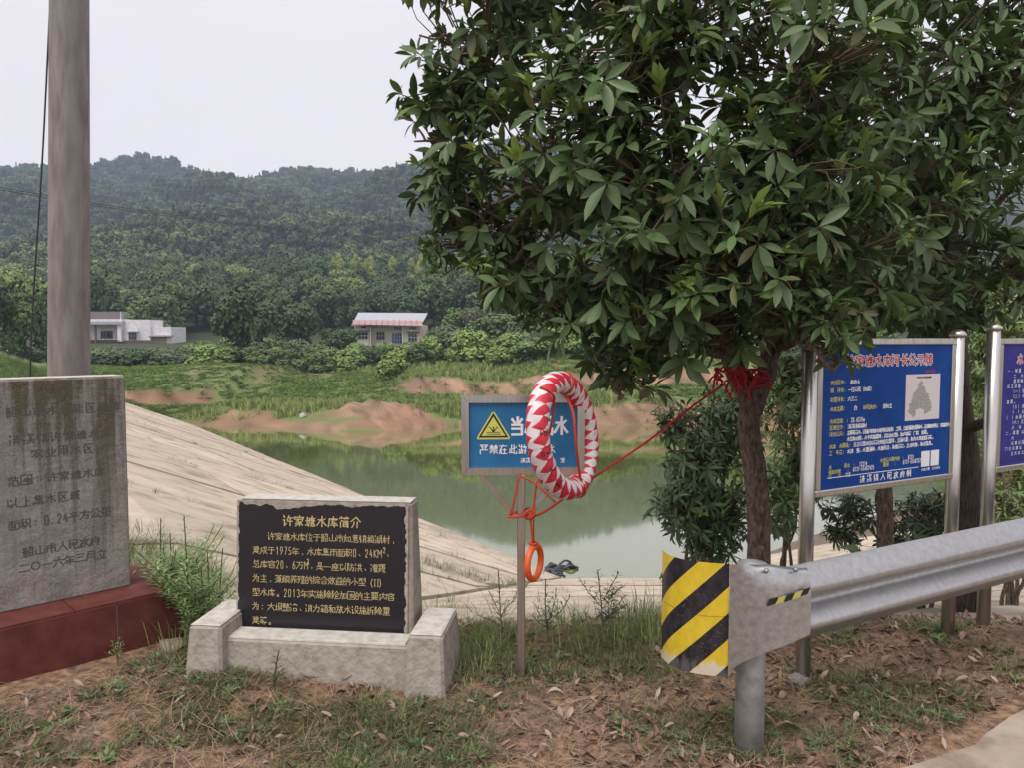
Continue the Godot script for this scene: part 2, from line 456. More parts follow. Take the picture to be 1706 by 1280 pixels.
func ridge_height(x: float) -> float:
	var u := 853.0 + x / RIDGE * FOCAL
	var prof := [[-400, 300], [-150, 262], [0, 276], [70, 276], [150, 281], [205, 271], [250, 259], [285, 264], [335, 283], [400, 297], [450, 289], [520, 283], [600, 284], [680, 288], [760, 262], [830, 238], [900, 230], [960, 242], [1040, 264], [1110, 288], [1300, 320], [1500, 300], [1800, 310], [2300, 330]]
	var v := 300.0
	for i in prof.size() - 1:
		if u >= prof[i][0] and u <= prof[i + 1][0]:
			v = lerpf(prof[i][1], prof[i + 1][1], (u - prof[i][0]) / (prof[i + 1][0] - prof[i][0]))
	return 1.65 + (565.0 - v) / FOCAL * RIDGE - 8.0

func hill(x: float, zd: float) -> float:
	var low := far_bank(x, 262.0)
	var top := ridge_height(x) + noise_b.get_noise_2d(x * 0.5, 9.0) * 3.0
	var t := clampf((zd - 260.0) / (RIDGE - 260.0), 0, 1)
	var y := lerpf(low, top, 0.75 * t + 0.25 * t * t)
	y += noise_b.get_noise_2d(x * 0.25, zd * 0.18) * 34.0 * sin(t * PI)
	if zd > RIDGE: y = top - (zd - RIDGE) * 0.25
	return y

func ground(x: float, zd: float) -> float:
	if zd > 260: return hill(x, zd)
	var y := near_bank(x, zd)
	y += .075 * bump(x, zd, -1.4, 3.5, .55, .35)
	if y > -0.02 or zd < 5.0: y += noise_a.get_noise_2d(x * 22, zd * 22) * 0.03 + noise_b.get_noise_2d(x * 60, zd * 60) * 0.012
	if x < 9 or zd < 14: y -= 0.0
	var east := WATER + (x - 19.0 - (zd - 25.0) * 0.12) / 3.2
	y = maxf(y, minf(east, 1.2 + noise_b.get_noise_2d(x * 4, zd * 4)))
	return maxf(y, far_bank(x, zd)) if zd > 30 else y

func ground_color(x: float, zd: float, y: float, steep: float) -> Color:
	var n := noise_b.get_noise_2d(x * 9, zd * 9)
	var n2 := noise_a.get_noise_2d(x * 2.2, zd * 2.2)
	var red := Color(.44, .26, .165)
	var tan_ := Color(.42, .285, .19)
	var grass := Color(.22, .32, .1).lerp(Color(.3, .34, .13), clampf(.5 + n2 * 1.5, 0, 1))
	if zd > 260: return Color(.03, .045, .02)
	if zd < 7.5 and x < 9 and y > -1.0:
		var dirt := Color(.265, .16, .1).lerp(Color(.4, .255, .165), clampf(.5 + n * 1.4, 0, 1))
		var duff := Color(.19, .12, .08)
		return dirt.lerp(duff, clampf(.15 + n2 * 2.0 + .45 * sm(.9, 2.2, x), 0, .85))
	if zd < 60 and x < -14 and y > -.75: return grass * .8
	if zd < 50 and y < 0.2 and x < 20:
		return Color(.26, .21, .15).lerp(Color(.15, .15, .07), clampf(.4 + n2 * 2, 0, 1))
	var c := grass
	if zd > 54 and zd < 90:
		var low := 1.0 - sm(WATER + .08, WATER + .2, y + n * .2 + n2 * .4 - .75 * bump(x, zd, -8.8, 56.5, 3.8, 3.0))
		c = c.lerp(red, clampf(low, 0, 1))
		c = c.lerp(red.lerp(tan_, clampf(.5 + n * 2.0, 0, 1)) * (1.0 + .7 * noise_b.get_noise_2d(x * 50.0 + zd * 30.0, zd * 12.0)), .95 * sm(.3, .5, bump(x, zd, -9.2, 57.2, 3.6, 2.4) + n * .3))
		c = c.lerp(red, .9 * sm(.2, .5, bump(x, zd, -20, 57.5, 2.6, 2.0) + n * .2))
		var streak := noise_b.get_noise_2d(x * 40.0 + zd * 25.0, zd * 10.0)
		c = c.lerp(tan_.lerp(red, clampf(.5 + n2 * 3, 0, 1)) * (1.0 + streak * .9), sm(.32, .5, steep + n * .25 + streak * .1))
		c = c.lerp(Color(.3, .2, .1), .5 * sm(.1, .5, n2 + n * .4) * sm(60, 70, zd))
	if zd > 95: c = c.lerp(Color(.06, .085, .03), sm(95, 120, zd))
	return c

func build_ground() -> void:
	var xs := []
	var x := -760.0
	while x < 760.0:
		xs.append(x)
		var a := absf(x + 1.0)
		x += 0.14 if a < 6.5 else 0.5 if a < 12 else 1.1 if a < 48 else 7.0 if a < 200 else 14.0
	var zs := []
	var z := -6.0
	while z < 1150.0:
		zs.append(z)
		z += 0.5 if z < 1.4 else 0.11 if z < 6.0 else 0.6 if z < 12 else 1.6 if z < 52 else 0.55 if z < 92 else 4.0 if z < 260 else 13.0
	var cut := 0
	for i in zs.size():
		if zs[i] <= 260: cut = i
	for sheet in [[0, cut, "ground", M.soil, "bare earth, banks and fields round the reservoir"], [cut, zs.size() - 1, "hill", M.far_soil, "long wooded hill behind the reservoir"]]:
		var nx := xs.size()
		var v := PackedVector3Array()
		var c := PackedColorArray()
		var idx := PackedInt32Array()
		for j in range(sheet[0], sheet[1] + 1):
			for i in nx:
				var y := ground(xs[i], zs[j])
				if zs[j] > 4.6 and zs[j] < 24 and xs[i] > -14 and xs[i] < 9 and y > WATER - .8 and (y < -.1 or xs[i] < -2.6): y -= .05
				v.append(Vector3(xs[i], y, -zs[j]))
				var e := 0.4
				var steep := absf(ground(xs[i], zs[j] + e) - y) / e if zs[j] > 50 and zs[j] < 92 else 0.0
				c.append(ground_color(xs[i], zs[j], y, steep))
		for j in sheet[1] - sheet[0]:
			for i in nx - 1:
				var a: int = j * nx + i
				for k in [a, a + nx, a + 1, a + 1, a + nx, a + nx + 1]: idx.append(k)
		var arr := []
		arr.resize(Mesh.ARRAY_MAX)
		arr[Mesh.ARRAY_VERTEX] = v
		arr[Mesh.ARRAY_COLOR] = c
		arr[Mesh.ARRAY_INDEX] = idx
		var am := ArrayMesh.new()
		am.add_surface_from_arrays(Mesh.PRIMITIVE_TRIANGLES, arr)
		var st := SurfaceTool.new()
		st.create_from(am, 0)
		st.generate_normals()
		structure(put(st.commit(), sheet[2], sheet[3]), sheet[4])

func build_water() -> void:
	var st := mb()
	quad(st, Vector3(-75, WATER, -8), Vector3(-75, WATER, -90), Vector3(70, WATER, -90), Vector3(70, WATER, -8))
	structure(part(st, "water", M.water), "still green water of the small reservoir")

func slab(st: SurfaceTool, f: Callable, u0: float, u1: float, v0: float, v1: float, lift: float) -> void:
	var n := 5
	var g := []
	for j in n + 1:
		var row := []
		for i in n + 1:
			var p: Vector2 = f.call(lerpf(u0, u1, float(i) / n), lerpf(v0, v1, float(j) / n))
			row.append(Vector3(p.x, near_bank(p.x, p.y) + lift * clampf(.25 - near_bank(p.x, p.y) * 3.0, 0, 1) + noise_b.get_noise_2d(p.x * 9, p.y * 9) * .012, -p.y))
		g.append(row)
	var down := Vector3(0, -.14, 0)
	for j in n:
		for i in n: oriented(st, [g[j][i], g[j][i + 1], g[j + 1][i + 1], g[j + 1][i]], Vector3.UP)
	for i in n:
		for q in [[g[0][i], g[0][i + 1]], [g[n][i], g[n][i + 1]], [g[i][0], g[i + 1][0]], [g[i][n], g[i + 1][n]]]:
			quad(st, q[0], q[1], q[1] + down, q[0] + down)

func build_dam() -> void:
	var root := Node3D.new()
	root.name = "dam_slope"
	add_child(root, true)
	structure(root, "concrete slabs facing the dam down to the water")
	var f := func(a: float, s: float) -> Vector2:
		return Vector2(-.577 * a - .826 * s, 22.5 + .817 * a - .566 * s)
	var rows := [-1.6, 2.6, 6.6, 9.3, 12.2]
	for r in 4:
		var k := -6
		while k < 14:
			var a0 := k * 3.1 + .7 * (r % 2)
			var a1 := a0 + 3.1 - .05
			k += 1
			if r == 3 and a1 > 22: continue
			var clip0: float = -2.3 - .996 * rows[r + 1]
			if a1 < clip0 + .4: continue
			# the slab beside the valley is cut along it
			var st := mb()
			var g := func(a: float, s: float) -> Vector2:
				return f.call(maxf(a, -2.3 - .996 * s), s)
			slab(st, g, a0, a1, rows[r], rows[r + 1] - .035, .035 + rf(-.012, .016))
			part(st, "slab", M.slab[rng.randi() % 4], root)
	var bank := Node3D.new()
	bank.name = "bank_slope"
	add_child(bank, true)
	structure(bank, "concrete slabs on the bank beside the dam")
	var h := func(k: float, zd: float) -> Vector2:
		return Vector2(-2.33 + .182 * zd + k, zd)
	var cuts := [4.62, 8.6, 13.0, 17.2, 21.6]
	for r in 4:
		for k in 4:
			var st := mb()
			slab(st, h, k * 2.6 + (.04 if k == 0 else 0.0), k * 2.6 + 2.565, cuts[r], cuts[r + 1] - .035, .03 + rf(-.01, .014))
			part(st, "slab", M.slab[rng.randi() % 4], bank)

func build_road() -> void:
	# the edge of the concrete road, its border worn to an uneven line
	var st := mb()
	var a := Vector3(1.0, 0, -2.45)
	var b := Vector3(5.11, 0, -5.295)
	var edge := []
	for i in 41:
		var p: Vector3 = a.lerp(b, i / 40.0)
		edge.append(p + Vector3(.5, 0, .8).normalized() * (noise_b.get_noise_2d(i * 9.0, 3.0) * .1))
	for i in 40:
		var y := Vector3(0, .035, 0)
		var q := Vector3(2.6, 0, 4.2)
		quad(st, edge[i] + y, edge[i + 1] + y, edge[i + 1] + q + y, edge[i] + q + y)
		quad(st, edge[i] + y, edge[i] - y, edge[i + 1] - y, edge[i + 1] + y)
	structure(part(st, "road", M.road), "edge of the pale concrete road")

# ---------------------------------------------------------------- foliage
class Leaves:
	var v := PackedVector3Array()
	var n := PackedVector3Array()
	var c := PackedColorArray()
	func clump(p: Vector3, nrm: Vector3, size: float, col: Color, r: RandomNumberGenerator) -> void:
		var t := nrm.cross(Vector3(r.randf() - .5, r.randf() - .5, r.randf() - .5)).normalized()
		var b := nrm.cross(t)
		var fold := nrm * size * .3
		var q := [p - t * size * .6, p + b * size * .38 - fold, p + t * size * .65, p - b * size * .38 - fold]
		for k in [0, 1, 2, 0, 2, 3]:
			v.append(q[k]); n.append(nrm); c.append(col)
	func mesh() -> ArrayMesh:
		var a := []
		a.resize(Mesh.ARRAY_MAX)
		a[Mesh.ARRAY_VERTEX] = v
		a[Mesh.ARRAY_NORMAL] = n
		a[Mesh.ARRAY_COLOR] = c
		var m := ArrayMesh.new()
		m.add_surface_from_arrays(Mesh.PRIMITIVE_TRIANGLES, a)
		return m

func rand_dir() -> Vector3:
	var y := rf(-1, 1)
	var a := rf(0, TAU)
	var s := sqrt(1 - y * y)
	return Vector3(cos(a) * s, y, sin(a) * s)

# a crown of leaf clumps about 1 high and 1 wide, standing on its base at 0; lobes are [centre, radius]
func crown_mesh(lobes: Array, n: int, size: float, base: Color, spread := 0.35) -> ArrayMesh:
	var L := Leaves.new()
	var total := 0.0
	for l in lobes: total += l[1] * l[1]
	for l in lobes:
		var tone := rf(.8, 1.2)
		for k in int(n * l[1] * l[1] / total):
			var d := rand_dir()
			if d.y < -.5 and rng.randf() < .6: d.y = -d.y
			var r: float = l[1] * (1.0 - .42 * pow(rng.randf(), 1.8)) * (1 + .16 * noise_b.get_noise_3dv(d * 160 + l[0] * 300))
			var p: Vector3 = l[0] + d * Vector3(r, r * .92, r)
			var nrm := (d + rand_dir() * .75 + Vector3(0, .25, 0)).normalized()
			var t := tone * rf(1.0 - spread, 1.0 + spread)
			var col := Color(base.r * t * rf(.9, 1.15), base.g * t, base.b * t * rf(.8, 1.1))
			L.clump(p, nrm, size * rf(.7, 1.35), col, rng)
	return L.mesh()

func round_lobes(n: int, flat := 1.0) -> Array:
	var out := [[Vector3(0, .52, 0), .36]]
	for k in n:
		var a := TAU * k / n + rf(-.4, .4)
		var h := rf(.25, .8)
		var w := .31 * sin(clampf(h, .1, .9) * PI * .9 + .25)
		out.append([Vector3(cos(a) * w, h * flat, sin(a) * w), rf(.15, .23)])
	return out

func pine_lobes() -> Array:
	var out := []
	for k in 5: out.append([Vector3(rf(-.05, .05), .2 + .17 * k, rf(-.05, .05)), .24 - .04 * k])
	return out

func trunk_mesh(h: float, r: float) -> ArrayMesh:
	var st := mb(true)
	tube(st, [Vector3(0, -.08, 0), Vector3(.02, h * .5, .01), Vector3(-.01, h, -.01)], [r, r * .75, r * .45], 6)
	st.generate_normals()
	return st.commit()

func multi(mesh: Mesh, xfs: Array, cols: Array, called: String, m: Material, label := "", parent: Node3D = null) -> void:
	var mm := MultiMesh.new()
	mm.transform_format = MultiMesh.TRANSFORM_3D
	mm.use_colors = cols.size() > 0
	mm.mesh = mesh
	mm.instance_count = xfs.size()
	for i in xfs.size():
		mm.set_instance_transform(i, xfs[i])
		if cols.size(): mm.set_instance_color(i, cols[i])
	var o := MultiMeshInstance3D.new()
	o.multimesh = mm
	o.material_override = m
	o.name = numbered(called) if parent == null else called
	if parent: parent.add_child(o, true)
	else: add_child(o, true)
	o.set_meta("kind", "stuff")
	if label: o.set_meta("label", label)

func standing(p: Vector3, h: float, w: float) -> Transform3D:
	return Transform3D(Basis(Vector3.UP, rf(0, TAU)) * Basis.from_scale(Vector3(w, h, w)), p)

func build_hill_forest() -> void:
	var broad := crown_mesh(round_lobes(6), 620, .115, Color(.058, .09, .036), .5)
	var pine := crown_mesh(pine_lobes(), 420, .1, Color(.03, .054, .03), .4)
	var xa := []; var ca := []; var xb := []; var cb := []
	var zd := 262.0
	while zd < RIDGE + 40:
		var step := 6.6 + (zd - 262.0) * .005
		var x := -.73 * zd - 12
		while x < .62 * zd:
			var px := x + rf(-2.6, 2.6)
			var pz := zd + rf(-2.6, 2.6)
			x += step
			var p := Vector3(px, hill(px, pz) - .5, -pz)
			var n := noise_b.get_noise_2d(px * .9, pz * .9)
			var pale := noise_a.get_noise_2d(px * .4, pz * .4)
			var t := rf(.65, 1.35) * (1 + n * .8)
			if rng.randf() < .12 + .22 * sm(RIDGE - 120, RIDGE, zd) - n * .6:
				xb.append(standing(p, rf(8, 14), rf(5.5, 8)))
				cb.append(Color(t, t, t))
			else:
				var big := rf(.75, 1.5)
				xa.append(standing(p, rf(8, 9.5) * big, rf(7.5, 9) * big))
				var y := clampf(pale * 1.6 + .5 * (1.0 - sm(280, 420, zd)), 0, .9)
				ca.append(Color(t * (1 + y * .7), t * (1 + y * .5), t))
		zd += step * .92
	multi(broad, xa, ca, "broadleaf_forest", M.crown, "dense broadleaf wood covering the hill")
	multi(pine, xb, cb, "pine_forest", M.crown, "dark pines scattered through the wood on the hill")

func make_tree(called: String, label: String, crown: Mesh, trunk: Mesh, p: Vector3, h: float, w: float, group: String, category := "tree") -> Node3D:
	var t := thing(called, label, category, p, 0, group)
	t.transform = standing(p, h, w)
	put(trunk, "trunk", M.bark_dark, t)
	put(crown, "crown", M.crown, t)
	return t

func where_far(u: float) -> String:
	for z in [[60, "beyond the cable"], [150, "beyond the concrete pole"], [215, "by the white house porch"], [290, "by the white house garage"], [350, "beside the broad evergreen"], [450, "near the broad evergreen"], [530, "past the grey post"], [600, "beside the cream house"], [715, "by the cream house"], [790, "near the withered tree"], [880, "behind the warning sign"], [1010, "behind the life ring"]]:
		if u < z[0]: return z[1]
	return "behind the big tree"

func build_wood() -> void:
	var dark := Color(.045, .08, .03)
	var mid := Color(.085, .135, .042)
	var pale := Color(.16, .21, .07)
	var tr := trunk_mesh(.5, .028)
	var protos := []
	for k in 7:
		var col: Color = [dark, dark, mid, dark.lerp(mid, .5), mid, pale, Color(.24, .28, .08)][k]
		var lobes := round_lobes(9) if k < 6 else pine_lobes() + [[Vector3(.12, .7, .05), .15], [Vector3(-.13, .75, -.05), .14]]
		protos.append(crown_mesh(lobes, 2600, .062, col))
	var kinds := ["dark green rounded tree in the wood behind the houses", "dark green rounded tree in the wood behind the houses", "mid green leafy tree in the wood behind the houses", "dark green rounded tree in the wood behind the houses", "mid green leafy tree in the wood behind the houses", "pale green airy tree in the wood behind the houses", "yellow green bamboo clump in the wood behind the houses"]
	var first := {}
	var taken := []
	var tries := 0
	var stuff_x := []
	while tries < 2600:
		tries += 1
		var zd := rf(146, 258)
		var u := rf(-60, 1740)
		var x := (u - 853) / FOCAL * zd
		if taken.any(func(q): return Vector2(x, zd).distance_to(q) < 6.6): continue
		taken.append(Vector2(x, zd))
		var k := rng.randi() % 5
		if rng.randf() < .12: k = 5
		if u > 560 and u < 780 and zd > 196 and rng.randf() < .75: k = 6
		if u < 140 and rng.randf() < .6: k = 5
		var p := Vector3(x, ground(x, zd) - .3, -zd)
		var h := rf(8.5, 12.5) * (1.0 if k < 6 else 1.1)
		var w := rf(8.5, 12) if k < 6 else rf(5.5, 7)
		if u > 1010 or zd > 238:
			stuff_x.append(standing(p, h, w))
			continue
		if not first.has(k):
			first[k] = make_tree("bamboo_clump" if k == 6 else "broadleaf_tree", kinds[k], protos[k], tr, p, h, w, "bamboo behind the houses" if k == 6 else "trees of the wood behind the houses", "bamboo" if k == 6 else "tree")
		else:
			var kind: String = ["dark green rounded tree", "deep green full tree", "mid green leafy tree", "dark olive rounded tree", "fresh green leafy tree", "pale green airy tree", "yellow green bamboo clump"][k]
			var bulk := "tall " if h > 11.2 else "low " if h < 9.6 else ""
			copy(first[k], bulk + kind + [" in the first wood row ", " in the second wood row ", " in the third wood row ", " at the wood's back "][clampi(int((zd - 146) / 24), 0, 3)] + where_far(u)).transform = standing(p, h, w)
	multi(protos[3], stuff_x, [], "far_wood", M.crown, "edge of the wood at the foot of the hill")
	# trees that stand out from the wood, each where it grows on the far bank
	var solo := [
		[410, 628, 92.0, 9.6, 8.4, 1, "dark_tree", "broad dark evergreen on the far bank between the two houses", .8],
		[262, 560, 138.0, 10.0, 10.5, 2, "round_tree", "round grey-green tree just behind the white house roof", 1.0],
		[20, 600, 96.0, 13.5, 10.0, 5, "pale_tree", "tall pale green tree at the far end of the dam, beside the utility pole cable", 1.0],
		[45, 612, 84.0, 8.5, 6.0, 4, "slim_tree", "slim small-leaved tree at the foot of the tall pale tree", 1.0],
		[-40, 605, 80.0, 10.0, 8.0, 3, "edge_tree", "dark tree cut by the edge of the view above the grey stele", 1.0],
		[770, 590, 118.0, 7.0, 7.5, 2, "bushy_tree", "bushy light green tree growing against the gable of the cream house", 1.2],
		[566, 600, 104.0, 5.0, 6.0, 0, "low_tree", "low dark tree whose crown hides the foot of the cream house", 1.1],
		[695, 606, 96.0, 2.6, 5.5, 4, "young_tree", "young light green tree in front of the cream house windows", 1.25],
		[830, 600, 100.0, 6.5, 8.5, 2, "grey_tree", "grey-green tree on the scoured bank behind the warning sign", 1.0],
		[905, 610, 88.0, 6.0, 8.0, 2, "overhanging_tree", "green tree on top of the red bank just past the life ring", 1.15],
		[490, 612, 104.0, 8.6, 7.5, 3, "tangled_tree", "tangled dark tree standing to the house side of the broad evergreen", 1.1],
	]
	for s in solo:
		var p := at(s[0], s[1], s[2])
		p.y = ground(p.x, -p.z) - .2
		make_tree(s[6], s[7], protos[s[5]], tr, p, s[3], s[4], "")
	# a leafless brownish tree
	var L := Leaves.new()
	var st := mb(true)
	var bp := at(795, 600, 112)
	bp.y = ground(bp.x, 112)
	for k in 26:
		var d := (rand_dir() + Vector3(0, .9, 0)).normalized()
		tube(st, curve([Vector3(0, 1.2, 0), Vector3(0, 2.0, 0) + d * 1.2, Vector3(0, 2.2, 0) + d * rf(2.2, 3.6)], 3), [.12, .09, .07, .05, .04, .03, .015], 4)
		for j in 26: L.clump(Vector3(0, 2.2, 0) + d * rf(1.2, 3.7) + rand_dir() * .6, rand_dir(), .3, Color(.12, .085, .065) * rf(.7, 1.3), rng)
	tube(st, [Vector3(0, -.2, 0), Vector3(0, 2.2, 0)], [.2, .13], 7)
	var bare := thing("withered_tree", "brownish half-withered tree beside the slender far pole", "tree", bp)
	part(st, "branches", M.bark_dark, bare)
	put(L.mesh(), "crown", M.crown, bare)
	# shrubs in a broken line along the top of the far bank
	var sh := []
	for k in 4:
		var col: Color = [Color(.065, .11, .038), Color(.105, .17, .05), Color(.16, .24, .065), Color(.09, .125, .06)][k]
		sh.append(crown_mesh(round_lobes(7, .8), 1500, .085, col))
	var thicket := []
	for i in 60:
		var x := rf(22, 70)
		var zd := rf(12, 90)
		thicket.append(standing(Vector3(x, ground(x, zd) - .2, -zd), rf(2.0, 4.6), rf(3, 5.5)))
	multi(sh[1], thicket, [], "bank_thicket", M.crown, "thicket on the bank beyond the notice boards")
	var names := ["dark leafy shrub in the row along the far bank", "green leafy shrub in the row along the far bank", "bright green shrub in the row along the far bank", "greyish shrub in the row along the far bank"]
	var first_s := {}
	for i in range(-17, 92):
		var u := 120 + i * 10.4 + rf(-9, 9)
		var zd := rf(86, 112) if i % 2 else rf(84, 92)
		if u > 640: zd -= 7.0 + rf(0, 8) * (1.0 if i % 3 else -2.0)
		if u > 224 and u < 262: continue
		var x := (u - 853) / FOCAL * zd
		var k := rng.randi() % 4
		if u > 560 and rng.randf() < .35: k = 2
		var p := Vector3(x, ground(x, zd) - .25, -zd)
		var h := rf(2.0, 3.8) * (1.25 if u > 720 else 1.0)
		if u < 300 and u > 140 and zd > 93: zd = rf(112, 122)
		if u > 585 and u < 715: h = minf(h, 1.7 - p.y)
		if u < 300: h = minf(h, 2.4) if zd < 100 else clampf(.75 - p.y, .7, 1.6)
		var w := rf(3.6, 5.4)
		if not first_s.has(k):
			var t := thing("shrub", names[k], "shrub", p, 0, "shrubs along the far bank")
			t.transform = standing(p, h, w)
			put(tr, "stem", M.bark_dark, t)
			put(sh[k], "crown", M.crown, t)
			first_s[k] = t
		else:
			copy(first_s[k], ("tall " if h > 3.2 else "low " if h < 2.5 else "") + ["dark leafy shrub", "green leafy shrub", "bright green shrub", "greyish shrub"][k] + (" at the water side of the row " if zd < 92 else " higher on the far bank ") + where_far(u)).transform = standing(p, h, w)

func blade_tuft(n: int, h: float, spread: float, width: float, droop: float) -> ArrayMesh:
	var L := Leaves.new()
	for k in n:
		var a := rf(0, TAU)
		var out := Vector3(cos(a), 0, sin(a))
		var side := Vector3(-out.z, 0, out.x) * width * rf(.7, 1.2) * .5
		var hh := h * rf(.55, 1.1)
		var p0 := out * rf(0, spread * .35)
		var lean := rf(.2, 1.0) * spread
		var p1 := p0 + out * lean * .4 + Vector3(0, hh * .6, 0)
		var p2 := p0 + out * lean + Vector3(0, hh * (1.0 - droop * rf(0, .8)), 0)
		var c := Color.WHITE * rf(.75, 1.2)
		c.a = 1
		var nn := (out + Vector3.UP * .12).normalized()
		for q in [p0 - side, p0 + side, p1 + side * .8, p0 - side, p1 + side * .8, p1 - side * .8, p1 - side * .8, p1 + side * .8, p2]:
			L.v.append(q); L.n.append(nn); L.c.append(c)
	return L.mesh()

func build_far_grass() -> void:
	var tuft := blade_tuft(16, 1.0, .7, .075, .3)
	var xs := []; var cs := []
	for i in 12000:
		var zd := rf(57.5, 96)
		var x := rf(-.68 * zd, .3 * zd)
		var y := ground(x, zd)
		if y < WATER + .1: continue
		var c := ground_color(x, zd, y, absf(ground(x, zd + .4) - y) / .4)
		if c.r > c.g * 1.1 and rng.randf() < .86: continue
		var n := noise_a.get_noise_2d(x * 3, zd * 3)
		var tall := rf(.15, .35) + .6 * sm(.08, .35, n) * rf(.3, 1)
		if x > -30 and x < -24 and zd > 64: tall *= .5
		xs.append(standing(Vector3(x, y - .03, -zd), tall, rf(.7, 1.2)))
		var t := rf(.8, 1.25)
		cs.append(Color(.28 * t, .46 * t, .12 * t).lerp(Color(.4, .42, .18) * t, clampf(.25 + n * 1.5 + rf(-.2, .3), 0, .8)))
	for i in 2600:
		var zd := rf(20, 62)
		var x := -zd * rf(.56, .74)
		if near_bank(x, zd) < -.7: continue
		xs.append(standing(Vector3(x, ground(x, zd) - .03, -zd), rf(.2, .5), rf(.7, 1.2)))
		cs.append(Color(.2, .29, .1) * rf(.7, 1.2))
	for i in 3500:
		var x := rf(18, 60)
		var zd := rf(8, 66)
		var y := ground(x, zd)
		if y < WATER + .2: continue
		xs.append(standing(Vector3(x, y - .03, -zd), rf(.25, .6), rf(.9, 1.7)))
		cs.append(Color(.2, .29, .1) * rf(.7, 1.2))
	multi(tuft, xs, cs, "bank_grass", M.grass, "grass and reeds on the far bank")

func build_sky_light() -> void:
	var cam := Camera3D.new()
	cam.name = "camera"
	cam.position = EYE
	cam.rotation.x = -tilt
	cam.fov = rad_to_deg(2.0 * atan(640.0 / FOCAL))
	cam.near = 0.05
	cam.far = 3000
	add_child(cam)
	cam.current = true
	var env := Environment.new()
	env.background_mode = Environment.BG_SKY
	var sky := Sky.new()
	# an even overcast: palest over the horizon, a little greyer above it, brightest high overhead
	var sm_ := PanoramaSkyMaterial.new()
	var air := Image.create(512, 256, false, Image.FORMAT_RGBF)
	var cloud := FastNoiseLite.new()
	cloud.seed = 21
	cloud.frequency = .9
	cloud.fractal_octaves = 4
	for j in 256:
		var el := 90.0 - (j + .5) / 256.0 * 180.0
		for i in 512:
			var az := i / 512.0 * TAU
			var dir := Vector3(cos(az) * cos(deg_to_rad(el)), sin(deg_to_rad(el)) * 1.8, sin(az) * cos(deg_to_rad(el)))
			var c := Color(.82, .765, .785).lerp(Color(.665, .64, .68), smoothstep(3.0, 20.0, el)).lerp(Color(1.0, .97, .99), smoothstep(26.0, 75.0, el))
			c = c * (1.0 + .09 * cloud.get_noise_3dv(dir))
			if el < 0: c = Color(.17, .16, .14)
			air.set_pixel(i, j, c)
	sm_.panorama = ImageTexture.create_from_image(air)
	sky.sky_material = sm_
	env.sky = sky
	env.background_energy_multiplier = 1.0
	env.tonemap_mode = Environment.TONE_MAPPER_LINEAR
	env.tonemap_exposure = 1.5
	env.sdfgi_enabled = true
	env.ssao_enabled = true
	env.ssil_enabled = true
	env.fog_enabled = true
	env.fog_density = 0.00046
	env.fog_light_color = Color(.82, .9, 1.0)
	var we := WorldEnvironment.new()
	we.name = "environment"
	we.environment = env
	add_child(we)
	var sun := DirectionalLight3D.new()
	sun.name = "sun"
	sun.light_energy = 0.5
	sun.light_angular_distance = 32
	sun.light_color = Color(1, .97, .93)
	sun.shadow_enabled = true
	add_child(sun)
	sun.rotation_degrees = Vector3(-62, -28, 0)

# ---------------------------------------------------------------- houses across the water
func wall_box(st: SurfaceTool, u0: float, v0: float, u1: float, v1: float, d: float, deep: float) -> void:
	var a := at(u0, v0, d)
	var b := at(u1, v1, d)
	box(st, Vector3((a.x + b.x) / 2, (a.y + b.y) / 2, -d - deep / 2), Vector3(absf(b.x - a.x), absf(a.y - b.y), deep), .02)

func bit(root: Node3D, called: String, m: Material, u0: float, v0: float, u1: float, v1: float, d: float, deep: float, parent: Node3D = null) -> MeshInstance3D:
	var st := mb()
	wall_box(st, u0, v0, u1, v1, d, deep)
	st.generate_normals()
	return put(st.commit(), called, m, parent if parent else root, root.transform.affine_inverse())

func window_at(root: Node3D, u0: float, v0: float, u1: float, v1: float, d: float, cols: int, rows: int, fm: Material, gm: Material) -> void:
	var st := mb()
	var du := (u1 - u0) / cols
	var dv := (v1 - v0) / rows
	for i in cols + 1: wall_box(st, u0 + i * du - .35, v0, u0 + i * du + .35, v1, d, .12)
	for j in rows + 1: wall_box(st, u0 - .34, v0 + j * dv - .3, u1 + .34, v0 + j * dv + .3, d - .02, .12)
	st.generate_normals()
	var w := put(st.commit(), "window", fm, root, root.transform.affine_inverse())
	for i in cols:
		for j in rows:
			var s := mb()
			wall_box(s, u0 + i * du + .3, v0 + j * dv + .25, u0 + (i + 1) * du - .3, v0 + (j + 1) * dv - .25, d + .05, .03)
			s.generate_normals()
			put(s.commit(), "pane", gm, w)

func roof_slope(st: SurfaceTool, e0: Vector3, e1: Vector3, r1: Vector3, r0: Vector3, thick := .15) -> void:
	var dn := Vector3(0, -thick, 0)
	oriented(st, [e0, e1, r1, r0], Vector3.UP)
	oriented(st, [e0 + dn, e1 + dn, r1 + dn, r0 + dn], Vector3.DOWN)
	for q in [[e0, e1], [e1, r1], [r1, r0], [r0, e0]]: quad(st, q[0], q[1], q[1] + dn, q[0] + dn)

